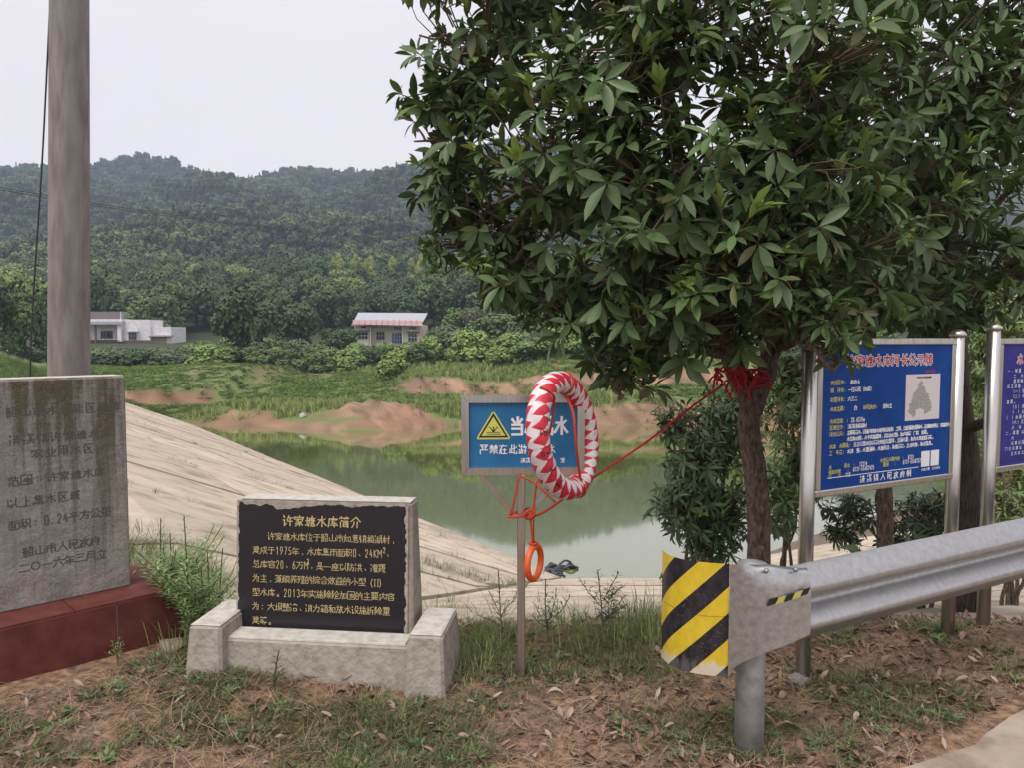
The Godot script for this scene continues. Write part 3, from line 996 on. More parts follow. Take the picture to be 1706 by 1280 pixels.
func build_houses() -> void:
	var d := 130.0
	var w := thing("white_house", "low white house with a flat parapet and garage above the green bank", "house", at(215, 578, d))
	bit(w, "wall", M.wall_white, 203, 532.5, 251.5, 578, d, 8)
	bit(w, "porch_wall", M.wall_white, 120, 540, 203.2, 578, d + 1.6, 7)
	bit(w, "porch_roof", M.wall_white, 118, 531.5, 203.6, 535.2, d - .9, 9)
	bit(w, "porch_fascia", M.roof_grey, 118, 535.2, 204, 540.5, d - 1.1, .5)
	for u in [159.0, 128.0]: bit(w, "column", M.brown_plinth, u - 1.6, 540, u + 1.6, 577.5, d - .7, .35)
	bit(w, "corner_column", M.wall_white, 195.5, 540, 202.9, 569, d - .75, .7)
	bit(w, "plinth", M.brown_plinth, 202, 566.5, 252.2, 578, d - .08, .1)
	bit(w, "porch_plinth", M.brown_plinth, 119, 566, 202.2, 578, d + 1.5, .12)
	window_at(w, 168.5, 551.5, 187.5, 563, d + 1.5, 3, 2, M.frame_dark, M.glass_dark)
	window_at(w, 214.5, 552, 228, 566, d - .1, 3, 2, M.frame_white, M.glass_dark)
	var st := mb()
	roof_slope(st, at(211, 551.5, d - .9), at(232, 551.5, d - .9), at(228.5, 545.5, d - .02), at(214.5, 545.5, d - .02))
	world_part(st, "window_hood", M.roof_grey, w)
	bit(w, "garage_wall", M.wall_white, 251.7, 544.5, 286, 578, d + .6, 6)
	bit(w, "garage_lintel", M.roof_grey, 248, 558, 286.6, 560.5, d - .2, 1)
	bit(w, "garage_door", M.door_tan, 251.9, 561, 278, 577.4, d + .5, .12)
	bit(w, "railing", M.frame_dark, 168, 566.2, 200, 566.9, d - .9, .06)
	for i in 9: bit(w, "baluster", M.frame_dark, 168 + i * 4, 566.8, 168.5 + i * 4, 577, d - .9, .05)
	bit(w, "terrace", M.concrete, 112, 577.4, 252, 581.5, d - 2.6, 6)
	bit(w, "doorstep", M.wall_white, 214, 573, 230, 577.5, d - 1.9, 1.2)
	st = mb()
	roof_slope(st, at(110, 535, d + 7.5), at(201, 535, d + 7.5), at(201, 519, d + 10.5), at(110, 519, d + 10.5), .2)
	world_part(st, "tiled_roof", M.tile_dark, w)
	bit(w, "rear_wall", M.wall_white, 112, 521, 200, 560, d + 10.6, 3)
	bit(w, "gable_edge", M.wall_white, 200.6, 519, 202, 535, d + 7.6, 3)

	var c := thing("cream_house", "two storey cream house with pale grey roof and pink tiled eaves", "house", at(650, 576, d))
	bit(c, "wall", M.wall_cream, 590.5, 540, 701.5, 578, d, 8)
	bit(c, "wing", M.wall_cream, 672, 541.5, 701, 577.5, d - 1.0, 1)
	bit(c, "side_wing", M.wall_cream, 591, 541.5, 615, 577.5, d - 1.0, 1)
	st = mb()
	roof_slope(st, at(590, 534, d + .8), at(705, 535.5, d + .8), at(712.5, 521.5, d + 5.5), at(597, 520.5, d + 5.5))
	roof_slope(st, at(712.5, 521.5, d + 5.5), at(597, 520.5, d + 5.5), at(601, 536, d + 10.5), at(709, 537, d + 10.5))
	world_part(st, "roof", M.roof_grey, c)
	st = mb()
	roof_slope(st, at(586, 540.2, d - 2.2), at(704.5, 542, d - 2.2), at(702, 534.2, d + .7), at(590, 532.6, d + .7))
	world_part(st, "eave_tiles", M.roof_red, c)
	for k in 12:
		var u0 := 588.5 + k * 9.6
		st = mb()
		tube(st, [at(u0, 539.6, d - 2.1), at(u0 + .4, 533.2, d + .6)], .09, 5)
		world_part(st, "tile_rib", M.roof_red, c)
	bit(c, "eave_edge", M.wall_white, 586, 540.4, 704.5, 542.4, d - 2.2, .15)
	bit(c, "string_course", M.wall_white, 616, 541.6, 671, 543, d - .15, .1)
	for u in [671.0, 617.0]: bit(c, "column", M.wall_white, u - 1, 542, u + 1, 577.6, d - 1.25, .25)
	window_at(c, 602, 541.8, 609.5, 546, d - 1.1, 2, 1, M.frame_dark, M.glass_dark)
	window_at(c, 683, 543.5, 692, 548, d - 1.1, 2, 1, M.frame_dark, M.glass_dark)
	window_at(c, 657, 544, 667, 548, d - .1, 2, 1, M.frame_dark, M.glass_dark)
	window_at(c, 653, 554, 670, 572, d - .1, 4, 3, M.frame_white, M.glass_blue)
	window_at(c, 597, 553, 613, 565, d - 1.1, 3, 2, M.frame_white, M.glass_dark)
	window_at(c, 680, 555, 695, 569, d - 1.1, 3, 2, M.frame_white, M.glass_dark)
	window_at(c, 627, 552, 641, 566, d - .1, 3, 2, M.frame_white, M.glass_dark)
	bit(c, "lintel", M.brown_plinth, 677, 552, 698, 553.6, d - 1.5, .5)
	bit(c, "lintel", M.brown_plinth, 594, 550, 615, 551.6, d - 1.5, .5)
	bit(c, "air_conditioner", M.frame_white, 683, 549, 688, 551.8, d - 1.5, .4)
	bit(c, "side_wall", M.wall_cream, 701.6, 541, 707, 577, d + 1, 6)
	for q in [[470.5, 556, 531, 112.0, "short grey concrete post standing among trees beyond the broad evergreen"], [784.5, 605, 538, 99.0, "slender pale pole standing on the slope beside the withered tree"]]:
		var b := at(q[0], q[1], q[3])
		b.y = ground(b.x, q[3]) - .2
		var top := at(q[0], q[2], q[3])
		var p := thing("utility_pole", q[4], "pole", b)
		st = mb(true)
		tube(st, [b, top], [.13, .09], 8)
		world_part(st, "shaft", M.post_grey, p)
		st = mb()
		box(st, top - Vector3(0, .25, 0), Vector3(.7, .08, .08), .01)
		world_part(st, "crossarm", M.post_grey, p)

# ---------------------------------------------------------------- things close by
func build_pole() -> void:
	var d := 5.5
	var base := at(104.5, 640, d)
	base.y = -.1
	var p := thing("concrete_pole", "tall round concrete utility pole rising behind the grey stele", "pole", base)
	p.rotation.z = -.034
	var pts := []
	var rad := []
	for i in 15:
		var y := i * .5
		pts.append(Vector3(0, y, 0))
		rad.append(.142 - y * .0045)
	var st := mb(true)
	tube(st, pts, rad, 28)
	part(st, "shaft", M.pole, p)
	for y in [5.6]:
		st = mb(true)
		tube(st, [Vector3(0, y, 0), Vector3(0, y + .012, 0)], .142 - y * .0045 + .0016, 28)
		part(st, "mould_seam", M.concrete, p)
	st = mb(true)
	var low := at(51, 628, 5.75)
	low.y = 0
	tube(st, curve([low, at(51, 618, 5.75), at(72, 250, 5.7), at(86, -40, 5.62), at(92, -200, 5.6)], 6), .0062, 6)
	tag(part(st, "guy_cable", M.wire), "thin dark cable slanting down beside the concrete pole", "cable")
	for k in 2:
		st = mb(true)
		var pts2 := []
		for i in 25:
			var t := i / 24.0
			var q := at(lerpf(-60, 800, t), lerpf(300, 408, t) + (4.0 if k else 0.0) * (1 - t * .5), lerpf(62, 78, t))
			q.y -= 4.0 * t * (1 - t) * .75
			pts2.append(q)
		tube(st, pts2, .03, 5)
		tag(part(st, "overhead_wire", M.wire), ["upper of the two thin overhead wires crossing before the wooded hill", "lower of the two thin overhead wires crossing before the wooded hill"][k], "wire", "overhead wires")

func build_stele() -> void:
	# local frame: x along the front towards the free corner, z towards the viewer
	var corner := Vector3(-1.79, 0, -4.25)
	var e := Vector3(.707, 0, -.707)
	var n := Vector3(.707, 0, .707)
	var s := thing("stone_stele", "weathered grey stone stele with engraved columns of lettering on a red tiled plinth", "monument", corner - e * .9)
	s.basis = Basis(e, Vector3.UP, n)
	s.position.y = -.022
	# plinth: 0.295 high, 1.8 long, 0.62 deep; core and tiles
	var st := mb()
	box(st, Vector3(0, .09, -.31), Vector3(1.78, .374, .6), 0)
	part(st, "plinth_core", M.grout, s)
	var x := .9
	for w in [.4, .6, .6, .2]:
		st = mb()
		box(st, Vector3(x - w / 2, .12, -.006), Vector3(w - .008, .325, .014), .002)
		part(st, "plinth_tile", M.red_tile, s)
		x -= w
	x = .9
	for w in [.6, .6, .6]:
		for k in 2:
			st = mb()
			box(st, Vector3(x - w / 2 + .002, .289, -.155 - .31 * k), Vector3(w - .004, .014, .307), .002)
			part(st, "plinth_tile", M.red_tile, s)
		x -= w
	st = mb()
	for k in 2: box(st, Vector3(.895, .13, -.155 - .31 * k), Vector3(.014, .3, .306), .002)
	part(st, "plinth_end_tile", M.red_tile, s)
	# the slab: bevelled, stained from the top
	st = mb()
	box(st, Vector3(.645 - .72, .296 + .585, -.222 - .085), Vector3(1.44, 1.17, .17), .006)
	var im := Image.create(512, 512, false, Image.FORMAT_RGB8)
	var nz := FastNoiseLite.new()
	nz.seed = 12
	nz.fractal_octaves = 4
	for j in 512:
		for i in 512:
			var h := 1.0 - j / 511.0
			var streak := nz.get_noise_2d(i * 2.6, j * .12 + 90) + .5 * nz.get_noise_2d(i * 7.0, j * .3 + 40)
			var grain := nz.get_noise_2d(i * 22.0, j * 22.0 + 500)
			var blot := nz.get_noise_2d(i * 1.2 + 900, j * 1.2)
			var stain := clampf((h - .35) * .9 + streak * 1.7 + blot * .5, 0, 1) * clampf(.25 + h * .9, 0, 1)
			var c := Color(.265, .245, .23) * (1 + grain * .5 + blot * .4)
			c = c.lerp(Color(.095, .083, .052) * (1 + grain * .6), stain)
			c = c.lerp(Color(.17, .165, .13), clampf(-streak * .9, 0, .5))
			im.set_pixel(i, j, Color(c.r, c.g, c.b).linear_to_srgb())
	var m := painted(im, .9)
	m.uv1_triplanar = true
	m.uv1_scale = Vector3(.62, .78, .62)
	m.uv1_offset = Vector3(.5, -1.181, .5)
	m.heightmap_enabled = true
	m.heightmap_scale = .35
	m.heightmap_texture = noise_tex(.09, [], 14)
	part(st, "slab", m, s)
	st = mb()
	box(st, Vector3(.645 - .72, .296 + 1.174, -.222 - .085), Vector3(1.425, .006, .155), .001)
	part(st, "top_face", M.concrete_lit_top, s)  # thin pale skin, painting overhead light on the slab top
	# flat dark strokes painting in the shade of the engraved lines, measured from the photo on the face
	var face := -.2215
	st = mb()
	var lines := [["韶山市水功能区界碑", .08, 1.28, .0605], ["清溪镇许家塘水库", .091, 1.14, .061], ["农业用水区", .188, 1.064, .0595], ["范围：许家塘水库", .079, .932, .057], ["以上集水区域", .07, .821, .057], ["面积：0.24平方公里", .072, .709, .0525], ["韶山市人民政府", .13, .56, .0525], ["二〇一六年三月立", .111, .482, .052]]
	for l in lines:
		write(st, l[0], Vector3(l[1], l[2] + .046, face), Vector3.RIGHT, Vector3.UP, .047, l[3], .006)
	part(st, "engraved_lettering_shade", M.engraving_shade, s).set_meta("kind", "stuff")

func build_plaque() -> void:
	var a := at(540, 1000, 3.70)
	var s := thing("inscription_stone", "black inscription tablet with gold lettering in a pale concrete frame and footing", "monument", Vector3(a.x, 0, -3.62), deg_to_rad(-6.5))
	var f := s.transform
	# local: x right, z to the viewer; the frame stands 0.12 behind the front of the footing
	var st := mb()
	frustum(st, Vector3(-.02, .527, -.2), Vector3(.905, .645, .21), Vector3(.88, .645, .13), .012, Transform3D(), Vector3(0, 0, 0.0))
	var fr := part(st, "frame", M.concrete, s)
	# footing
	st = mb()
	frustum(st, Vector3(0, .07, -.08), Vector3(1.0, .3, .36), Vector3(.98, .3, .30), .012)
	part(st, "footing", M.concrete, s)
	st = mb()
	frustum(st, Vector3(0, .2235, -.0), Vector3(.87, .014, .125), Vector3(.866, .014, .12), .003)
	part(st, "footing_top", M.concrete_lit_top, s)  # paler skin: top light painted into the concrete colour
	for k in [-1, 1]:
		st = mb()
		frustum(st, Vector3(.53 * k + .012, .093, -.06), Vector3(.205, .41, .46), Vector3(.16, .41, .37), .014)
		part(st, "end_block", M.concrete, s)
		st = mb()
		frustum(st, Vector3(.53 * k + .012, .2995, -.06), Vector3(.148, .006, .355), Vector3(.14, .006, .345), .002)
		part(st, "end_block_top", M.concrete_lit_top, s)  # light from above painted as a paler sheet on the block
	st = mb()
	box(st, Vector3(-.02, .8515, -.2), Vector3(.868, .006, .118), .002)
	part(st, "frame_top", M.concrete_lit_top, s)  # lit upper side of the frame, painted as paler concrete
	# the tablet leans with the front of the frame; ragged mortar round its edge
	var tilt_ := atan2(.04, .68)
	var face := Transform3D(Basis(Vector3.RIGHT, -tilt_), Vector3(-.025, .527, -.2 + .085 + .0015))
	st = mb()
	box(st, Vector3(-.005, -.003, .004), Vector3(.86, .63, .008), .001, face)
	var tab := part(st, "tablet", M.granite, s)
	st = mb()
	var rg := RandomNumberGenerator.new()
	rg.seed = 77
	for side in 3:
		var steps := 130
		var prev := 0.0
		for i in steps + 1:
			var t := float(i) / steps
			var ww: float = [.006, .003, .006][side] + .012 * absf(noise_b.get_noise_2d(i * 2.2, side * 60.0)) * 1.6 + .006 * absf(noise_a.get_noise_2d(i * 9.0, side * 33.0)) + rg.randf() * .0022
			if side == 0: ww += .016 * bump(t, 0, .3, 0, .12, 1)
			if i > 0:
				var t0 := float(i - 1) / steps
				var q := []
				if side == 0: q = [Vector3(-.437 + .87 * t0, .322, .0095), Vector3(-.437 + .87 * t, .322, .0095), Vector3(-.437 + .87 * t, .322 - ww * 1.3, .0088), Vector3(-.437 + .87 * t0, .322 - prev * 1.3, .0088)]
				else:
					var sx := -1.0 if side == 1 else 1.0
					q = [Vector3(sx * .436 - .005, -.316 + .636 * t0, .0097), Vector3(sx * .436 - .005, -.316 + .636 * t, .0097), Vector3(sx * (.436 - ww) - .005, -.316 + .636 * t, .0089), Vector3(sx * (.436 - prev) - .005, -.316 + .636 * t0, .0089)]
				for j in 4: q[j] = face * q[j]
				oriented(st, q, face.basis.z)
			prev = ww
	part(st, "mortar_edge", M.concrete, s)
	st = mb()
	var o := face.origin + face.basis.z * .0095
	var X := face.basis.x
	var Y := face.basis.y
	var line := func(text: String, px: float, py: float, size: float, step: float, pen: float) -> void:
		# px, py: photo pixels from the tablet's top left corner (one pixel = 2.9 mm)
		write(st, text, o + X * (-.438 + px * .00292) + Y * (.313 - py * .00287), X, Y, size * .00292, step * .00292, pen, .95)
	write_signs(s, M.gold, "许家塘水库简介", o + X * (-.438 + 81 * .00292) + Y * (.313 - 22 * .00287), X, Y, 17.2 * .00292, 19.7 * .00292, .005, .95)
	line.call("许家塘水库位于韶山市如意镇梅湖村，", 54, 52, 12.6, 13.35, .0027)
	line.call("建成于1975年，水库集雨面积0、24KM", 28, 76.5, 12.6, 13.2, .0027)
	line.call("2", 254.5, 72, 9, 8, .0027)
	line.call("、", 259, 76, 12, 8, .0027)
	line.call("总库容20、6万M", 28, 100.5, 12.6, 13.5, .0027)
	line.call("3", 122.5, 96, 9, 8, .0027)
	line.call("，", 127, 100, 12, 8, .0027)
	line.call("是一座以防洪、灌溉", 140, 101, 12.6, 13.4, .0027)
	line.call("为主，兼顾养殖的综合效益的小型", 28, 125, 12.6, 13.25, .0027)
	line.call("(", 231, 126, 14, 12, .0027)
	line.call("II", 238, 127, 11, 9.5, .0027)
	line.call(")", 248, 126, 14, 12, .0027)
	line.call("型水库。2013年实施除险加固的主要内容", 28, 149, 12.6, 13.6, .0027)
	line.call("为：大坝整治、消力箱和放水设施拆除重", 28, 173.5, 12.6, 13.35, .0027)
	line.call("建等。", 28, 198, 12.6, 13.4, .0027)
	part(st, "gold_lettering", M.gold, s).set_meta("kind", "stuff")

func build_sign() -> void:
	var base := at(868, 1150, 3.62)
	base.y = 0
	var d := 3.62
	var s := thing("warning_sign", "blue deep-water warning sign in a steel frame on a single square post", "sign", base)
	var c := at(871.5, 725, d)
	var w := .58
	var h := .376
	var top := c.y + h / 2
	var yaw := Basis(Vector3.UP, deg_to_rad(3))
	var xf := Transform3D(yaw, c)
	var st := mb()
	box(st, Vector3(base.x, (c.y - h / 2) / 2 - .1, base.z), Vector3(.038, c.y - h / 2 + .2, .038), .004)
	world_part(st, "post", M.steel, s)
	# frame of mitred square tube
	var t := .034
	for k in 4:
		st = mb()
		var hx := w / 2; var hy := h / 2
		var cs := [Vector3(-hx, hy, 0), Vector3(hx, hy, 0), Vector3(hx, -hy, 0), Vector3(-hx, -hy, 0)]
		var p: Vector3 = cs[k]
		var q: Vector3 = cs[(k + 1) % 4]
		var pi_ := p - Vector3(signf(p.x) * t, signf(p.y) * t, 0)
		var qi := q - Vector3(signf(q.x) * t, signf(q.y) * t, 0)
		var gap := (q - p).normalized() * .0006
		var z := Vector3(0, 0, .019)
		var f := [p + gap, q - gap, qi - gap, pi_ + gap]
		oriented(st, f.map(func(v): return xf * (v + z)), yaw.z)
		oriented(st, f.map(func(v): return xf * (v - z)), -yaw.z)
		for i in 4:
			var mid: Vector3 = (f[i] + f[(i + 1) % 4]) / 2
			oriented(st, [xf * (f[i] + z), xf * (f[(i + 1) % 4] + z), xf * (f[(i + 1) % 4] - z), xf * (f[i] - z)], yaw * (mid - (p + q + qi + pi_) / 4))
		world_part(st, "frame_rail", M.steel, s)
	st = mb()
	box(st, Vector3(0, 0, 0), Vector3(w - 2 * t + .004, h - 2 * t + .004, .006), 0, xf)
	world_part(st, "panel", M.sign_blue, s)
	for k in [-1, 1]:
		st = mb()
		var p := xf * Vector3(-.2 if k < 0 else .185, -h / 2, 0)
		var q := at(858 if k < 0 else 877, 862, d)
		var dir := (q - p).normalized()
		var bs := Basis(dir.cross(Vector3.BACK).normalized(), dir, Vector3.BACK)
		box(st, Vector3.ZERO, Vector3(.024, p.distance_to(q), .024), .002, Transform3D(bs, (p + q) / 2))
		world_part(st, "brace", M.steel, s)
	# print: one pixel of the photo is d / FOCAL metres; origin at the panel's top left inside the frame
	var px := d / FOCAL
	var o := xf * Vector3(-w / 2, h / 2, .0036)
	var X := yaw.x
	var Y := yaw.y
	var flat := func(pts: Array, lift: float, m: Material, called: String) -> void:
		st = mb()
		var q := []
		for p in pts: q.append(o + X * (p[0] * px) - Y * (p[1] * px) + yaw.z * lift)
		oriented(st, q, yaw.z)
		world_part(st, called, m, s)
	flat.call([[25, 71], [51, 28], [55, 28], [81, 71], [79.5, 74], [26.5, 74]], .0004, M.sign_yellow, "warning_triangle")
	flat.call([[28, 71], [53, 29.5], [78, 71]], .0008, M.ink_black, "triangle_border")
	flat.call([[33, 68], [53, 36], [73, 68]], .0012, M.sign_yellow, "triangle_field")
	st = mb()
	var stroke := func(pts: Array, pen: float) -> void:
		for i in pts.size() - 1:
			var a: Vector2 = Vector2(pts[i][0], pts[i][1])
			var b: Vector2 = Vector2(pts[i + 1][0], pts[i + 1][1])
			var dd := (b - a).normalized()
			var nn := Vector2(-dd.y, dd.x) * pen / 2
			var q := []
			for p in [a + nn - dd * .3, b + nn + dd * .3, b - nn + dd * .3, a - nn - dd * .3]: q.append(o + X * (p.x * px) - Y * (p.y * px) + yaw.z * (.0016 + i * .00005))
			oriented(st, q, yaw.z)
	stroke.call([[46, 53], [51, 58.5]], 1.6)
	stroke.call([[60, 53], [55, 58.5]], 1.6)
	stroke.call([[50.5, 58.5], [55.5, 58.5]], 2.2)
	stroke.call([[51, 60.3], [55, 60.3]], 2.0)
	disc(st, o + X * (53 * px) - Y * (54.6 * px) + yaw.z * .0017, X * 1.7 * px, Y * 1.7 * px, 12)
	for r in 2:
		var wv := []
		for i in 13: wv.append([41.5 + i * 1.9, 62 + r * 3.2 + (.6 if i % 2 else -.2)])
		stroke.call(wv, 1.0)
	world_part(st, "swimmer_pictogram", M.ink_black, s)
	st = mb()
	var word := func(text: String, u: float, v: float, size: float, step: float, pen: float, sq: float) -> void:
		write(st, text, o + X * (u * px) - Y * (v * px) + yaw.z * .0006, X, Y, size * px, step * px, pen, sq)
	write_signs(s, M.ink_white, "当心溺水", o + X * (82 * px) - Y * (37 * px) + yaw.z * .0006, X, Y, 29 * px, 24.6 * px, .0105, .72, true)
	write_signs(s, M.ink_white, "严禁在此游泳玩水", o + X * (31 * px) - Y * (83.5 * px) + yaw.z * .0006, X, Y, 14.5 * px, 16.1 * px, .0042, .86, true)
	word.call("清溪镇人民政府", 99, 106, 7.5, 8.3, .0028, .9)
	word.call("宣", 166, 106, 7.5, 8.3, .0028, .9)
	world_part(st, "lettering", M.ink_white, s).set_meta("kind", "stuff")

func build_ring() -> void:
	var c := at(940, 727, 3.52)
	var U := Vector3(-.022, .25, .01)
	var R := Vector3(.131, -.052, -.205)
	R = R - U * (R.dot(U) / U.length_squared()) * .35
	var N := R.cross(U).normalized()
	var n := 96
	var k := 20
	var rt := .051
	var st := mb(true)
	var ring := func(i: int, j: int) -> Vector3:
		var a := TAU * i / n
		var out := R * cos(a) + U * sin(a)
		var dirn := out.normalized()
		var b := TAU * j / k
		var r := rt * (1 + .035 * sin(i * 26.0 * TAU / n))
		return c + out + dirn * cos(b) * r + N * sin(b) * r
	for i in n:
		for j in k:
			var q := [[i, j], [i + 1, j], [i + 1, j + 1], [i, j + 1]]
			for t in [[0, 1, 2], [0, 2, 3]]:
				for x in t:
					st.set_uv(Vector2(float(q[x][0]) / n, float(q[x][1]) / k))
					st.add_vertex(ring.call(q[x][0], q[x][1]))
	var W := 1536
	var H := 160
	var im := Image.create(W, H, false, Image.FORMAT_RGB8)
	for y in H:
		var v := fposmod(float(y) / H * 6.0, 6.0)
		var col := int(v)
		var f := v - col
		var wide := f if col % 2 == 0 else 1.0 - f
		for x in W:
			var ph := fposmod(float(x) / W * 28.0 + float(y) / H * 2.4 + noise_b.get_noise_2d(x * .3, y * .5) * .3, 1.0)
			var red := absf(ph - .5) * 2.0 < wide * 1.02
			var g := noise_b.get_noise_2d(x * 1.1, y * 1.1 + 700)
			var cc := Color(.56, .025, .05) if red else Color(.72, .66, .67)
			cc = cc * (1 + g * .22) if red else cc * (1 - maxf(g, 0) * .45)
			im.set_pixel(x, y, Color(cc.r, cc.g, cc.b).linear_to_srgb())
	# a few black brush marks that run along the ring
	var marks := []
	var txt := "清溪水库"
	for i in 4: strokes(txt.substr(i, 1), Vector2(W * (.48 + i * .05), H * .1), Vector2(W * (.48 + i * .05) + 34, H * .1 + 30), marks)
	for l in marks:
		for i in l.size() - 1:
			for t in 24:
				var p: Vector2 = l[i].lerp(l[i + 1], t / 23.0)
				for dx in 2:
					for dy in 2: im.set_pixel(clampi(int(p.x) + dx, 0, W - 1), clampi(int(p.y) + dy, 0, H - 1), Color(.1, .08, .09))
	var m := painted(im, .5)
	var o := part(st, "life_ring", m)
	tag(o, "life ring wrapped in red and white triangles, hooked over the warning sign corner", "life ring")
	# its own grab line
	st = mb(true)
	var pt := func(a: float, b: float, lift: float) -> Vector3:
		var out: Vector3 = R * cos(a) + U * sin(a)
		return c + out + (out.normalized() * cos(b) + N * sin(b)) * (rt + lift)
	var path := [pt.call(1.5, 1.2, .004), pt.call(1.52, .2, .008), pt.call(1.55, -.6, .01), at(955, 680, 3.40), at(960, 740, 3.40), pt.call(-1.2, PI + .6, .004), pt.call(-1.25, -1.6, .007), pt.call(-1.3, -.4, .006)]
	var front := signf(N.z)
	path = []
	for b in [0.4, 0.9, 1.57, 2.4, 2.9]: path.append(pt.call(1.46, b * front, .005))
	for q in [[955, 690], [960, 745]]: path.append(at(q[0], q[1], 3.44))
	for b in [2.4, 1.57, .8, .2]: path.append(pt.call(-1.30, b * front, .005))
	tube(st, curve(path, 5), .0062, 6)
	var path2 := []
	for b in [.2, .9, 1.57, 2.3, 3.0]: path2.append(pt.call(2.35, b * front, .005))
	for q in [[924, 672], [919, 705], [912, 738]]: path2.append(at(q[0], q[1], 3.42))
	path2.append(pt.call(3.25, 2.6 * front, .005))
	tube(st, curve(path2, 5), .0058, 6)
	tag(part(st, "grab_rope", M.rope), "orange cord looped twice over the red and white life ring", "rope")

func build_ropes() -> void:
	var d := 3.58
	var st := mb(true)
	# loops round the post with the knot in front
	for k in 3:
		var pts := []
		for i in 21:
			var a := TAU * i / 20.0
			var wob := .004 * sin(a * 2 + k)
			pts.append(Vector3(.209 - .178, 0, 0) * 0.0 + at(871, 858, 3.62) + Vector3(cos(a) * (.052 - .004 * k) * (1.35 if cos(a) < 0 else 1.0), .012 * sin(a + k) + .011 * (k - 1) + wob, sin(a) * .036))
		tube(st, pts, .0062, 6, false)
	tube(st, curve([at(880, 866, 3.575), at(874, 858, 3.565), at(884, 850, 3.565), at(890, 858, 3.565), at(880, 864, 3.56), at(893, 848, 3.57)], 5), .0068, 6)
	# from the knot up over the stub under the frame, and across to the life ring
	tube(st, curve([at(851, 860, 3.6), at(857, 832, 3.58), at(864, 798, 3.585), at(869, 795, 3.585), at(893, 808, 3.56), at(925, 838, 3.5)], 6), .0052, 6)
	tube(st, curve([at(889, 858, 3.57), at(891, 825, 3.57), at(895, 803, 3.57), at(898, 790, 3.62)], 5), .0055, 6)
	tag(part(st, "knotted_rope", M.rope), "orange rope knotted round the warning sign post under its braces", "rope")
	st = mb(true)
	tube(st, curve([at(878, 863, 3.57), at(900, 857, 3.58), at(930, 838, 3.62), at(1004, 786, 3.78), at(1080, 735, 3.9), at(1150, 680, 4.02), at(1206, 640, 4.08)], 8), .0056, 6)
	tag(part(st, "long_rope", M.red_cloth), "red rope stretched from the sign post to the tree fork", "rope")
	st = mb(true)
	tube(st, curve([at(884, 866, 3.575), at(886, 890, 3.575), at(887, 905, 3.575)], 4), .006, 6)
	tube(st, curve([at(889, 866, 3.585), at(889, 890, 3.585), at(889.5, 905, 3.585)], 4), .0045, 6)
	tube(st, curve([at(881, 905, 3.565), at(888, 908, 3.55), at(895, 905, 3.57), at(889, 903, 3.59), at(883, 908, 3.56)], 4), .006, 6)
	tag(part(st, "hanging_cord", M.rope), "short orange cord holding up the small orange ring", "rope")
	# the small orange ring
	st = mb(true)
	var c := at(890, 938, 3.575)
	var U := Vector3(0, .0765, 0)
	var R := Vector3(.0335, 0, -.068)
	var N := R.cross(U).normalized()
	for i in 48:
		for j in 14:
			var q := []
			for e in [[0, 0], [1, 0], [1, 1], [0, 1]]:
				var a: float = TAU * (i + e[0]) / 48
				var b: float = TAU * (j + e[1]) / 14
				var out := R * cos(a) + U * sin(a)
				q.append(c + out + out.normalized() * cos(b) * .0155 + N * sin(b) * .0155)
			quad(st, q[0], q[1], q[2], q[3])
	tag(part(st, "orange_ring", M.orange), "small bright orange ring hanging beside the sign post", "throw ring")

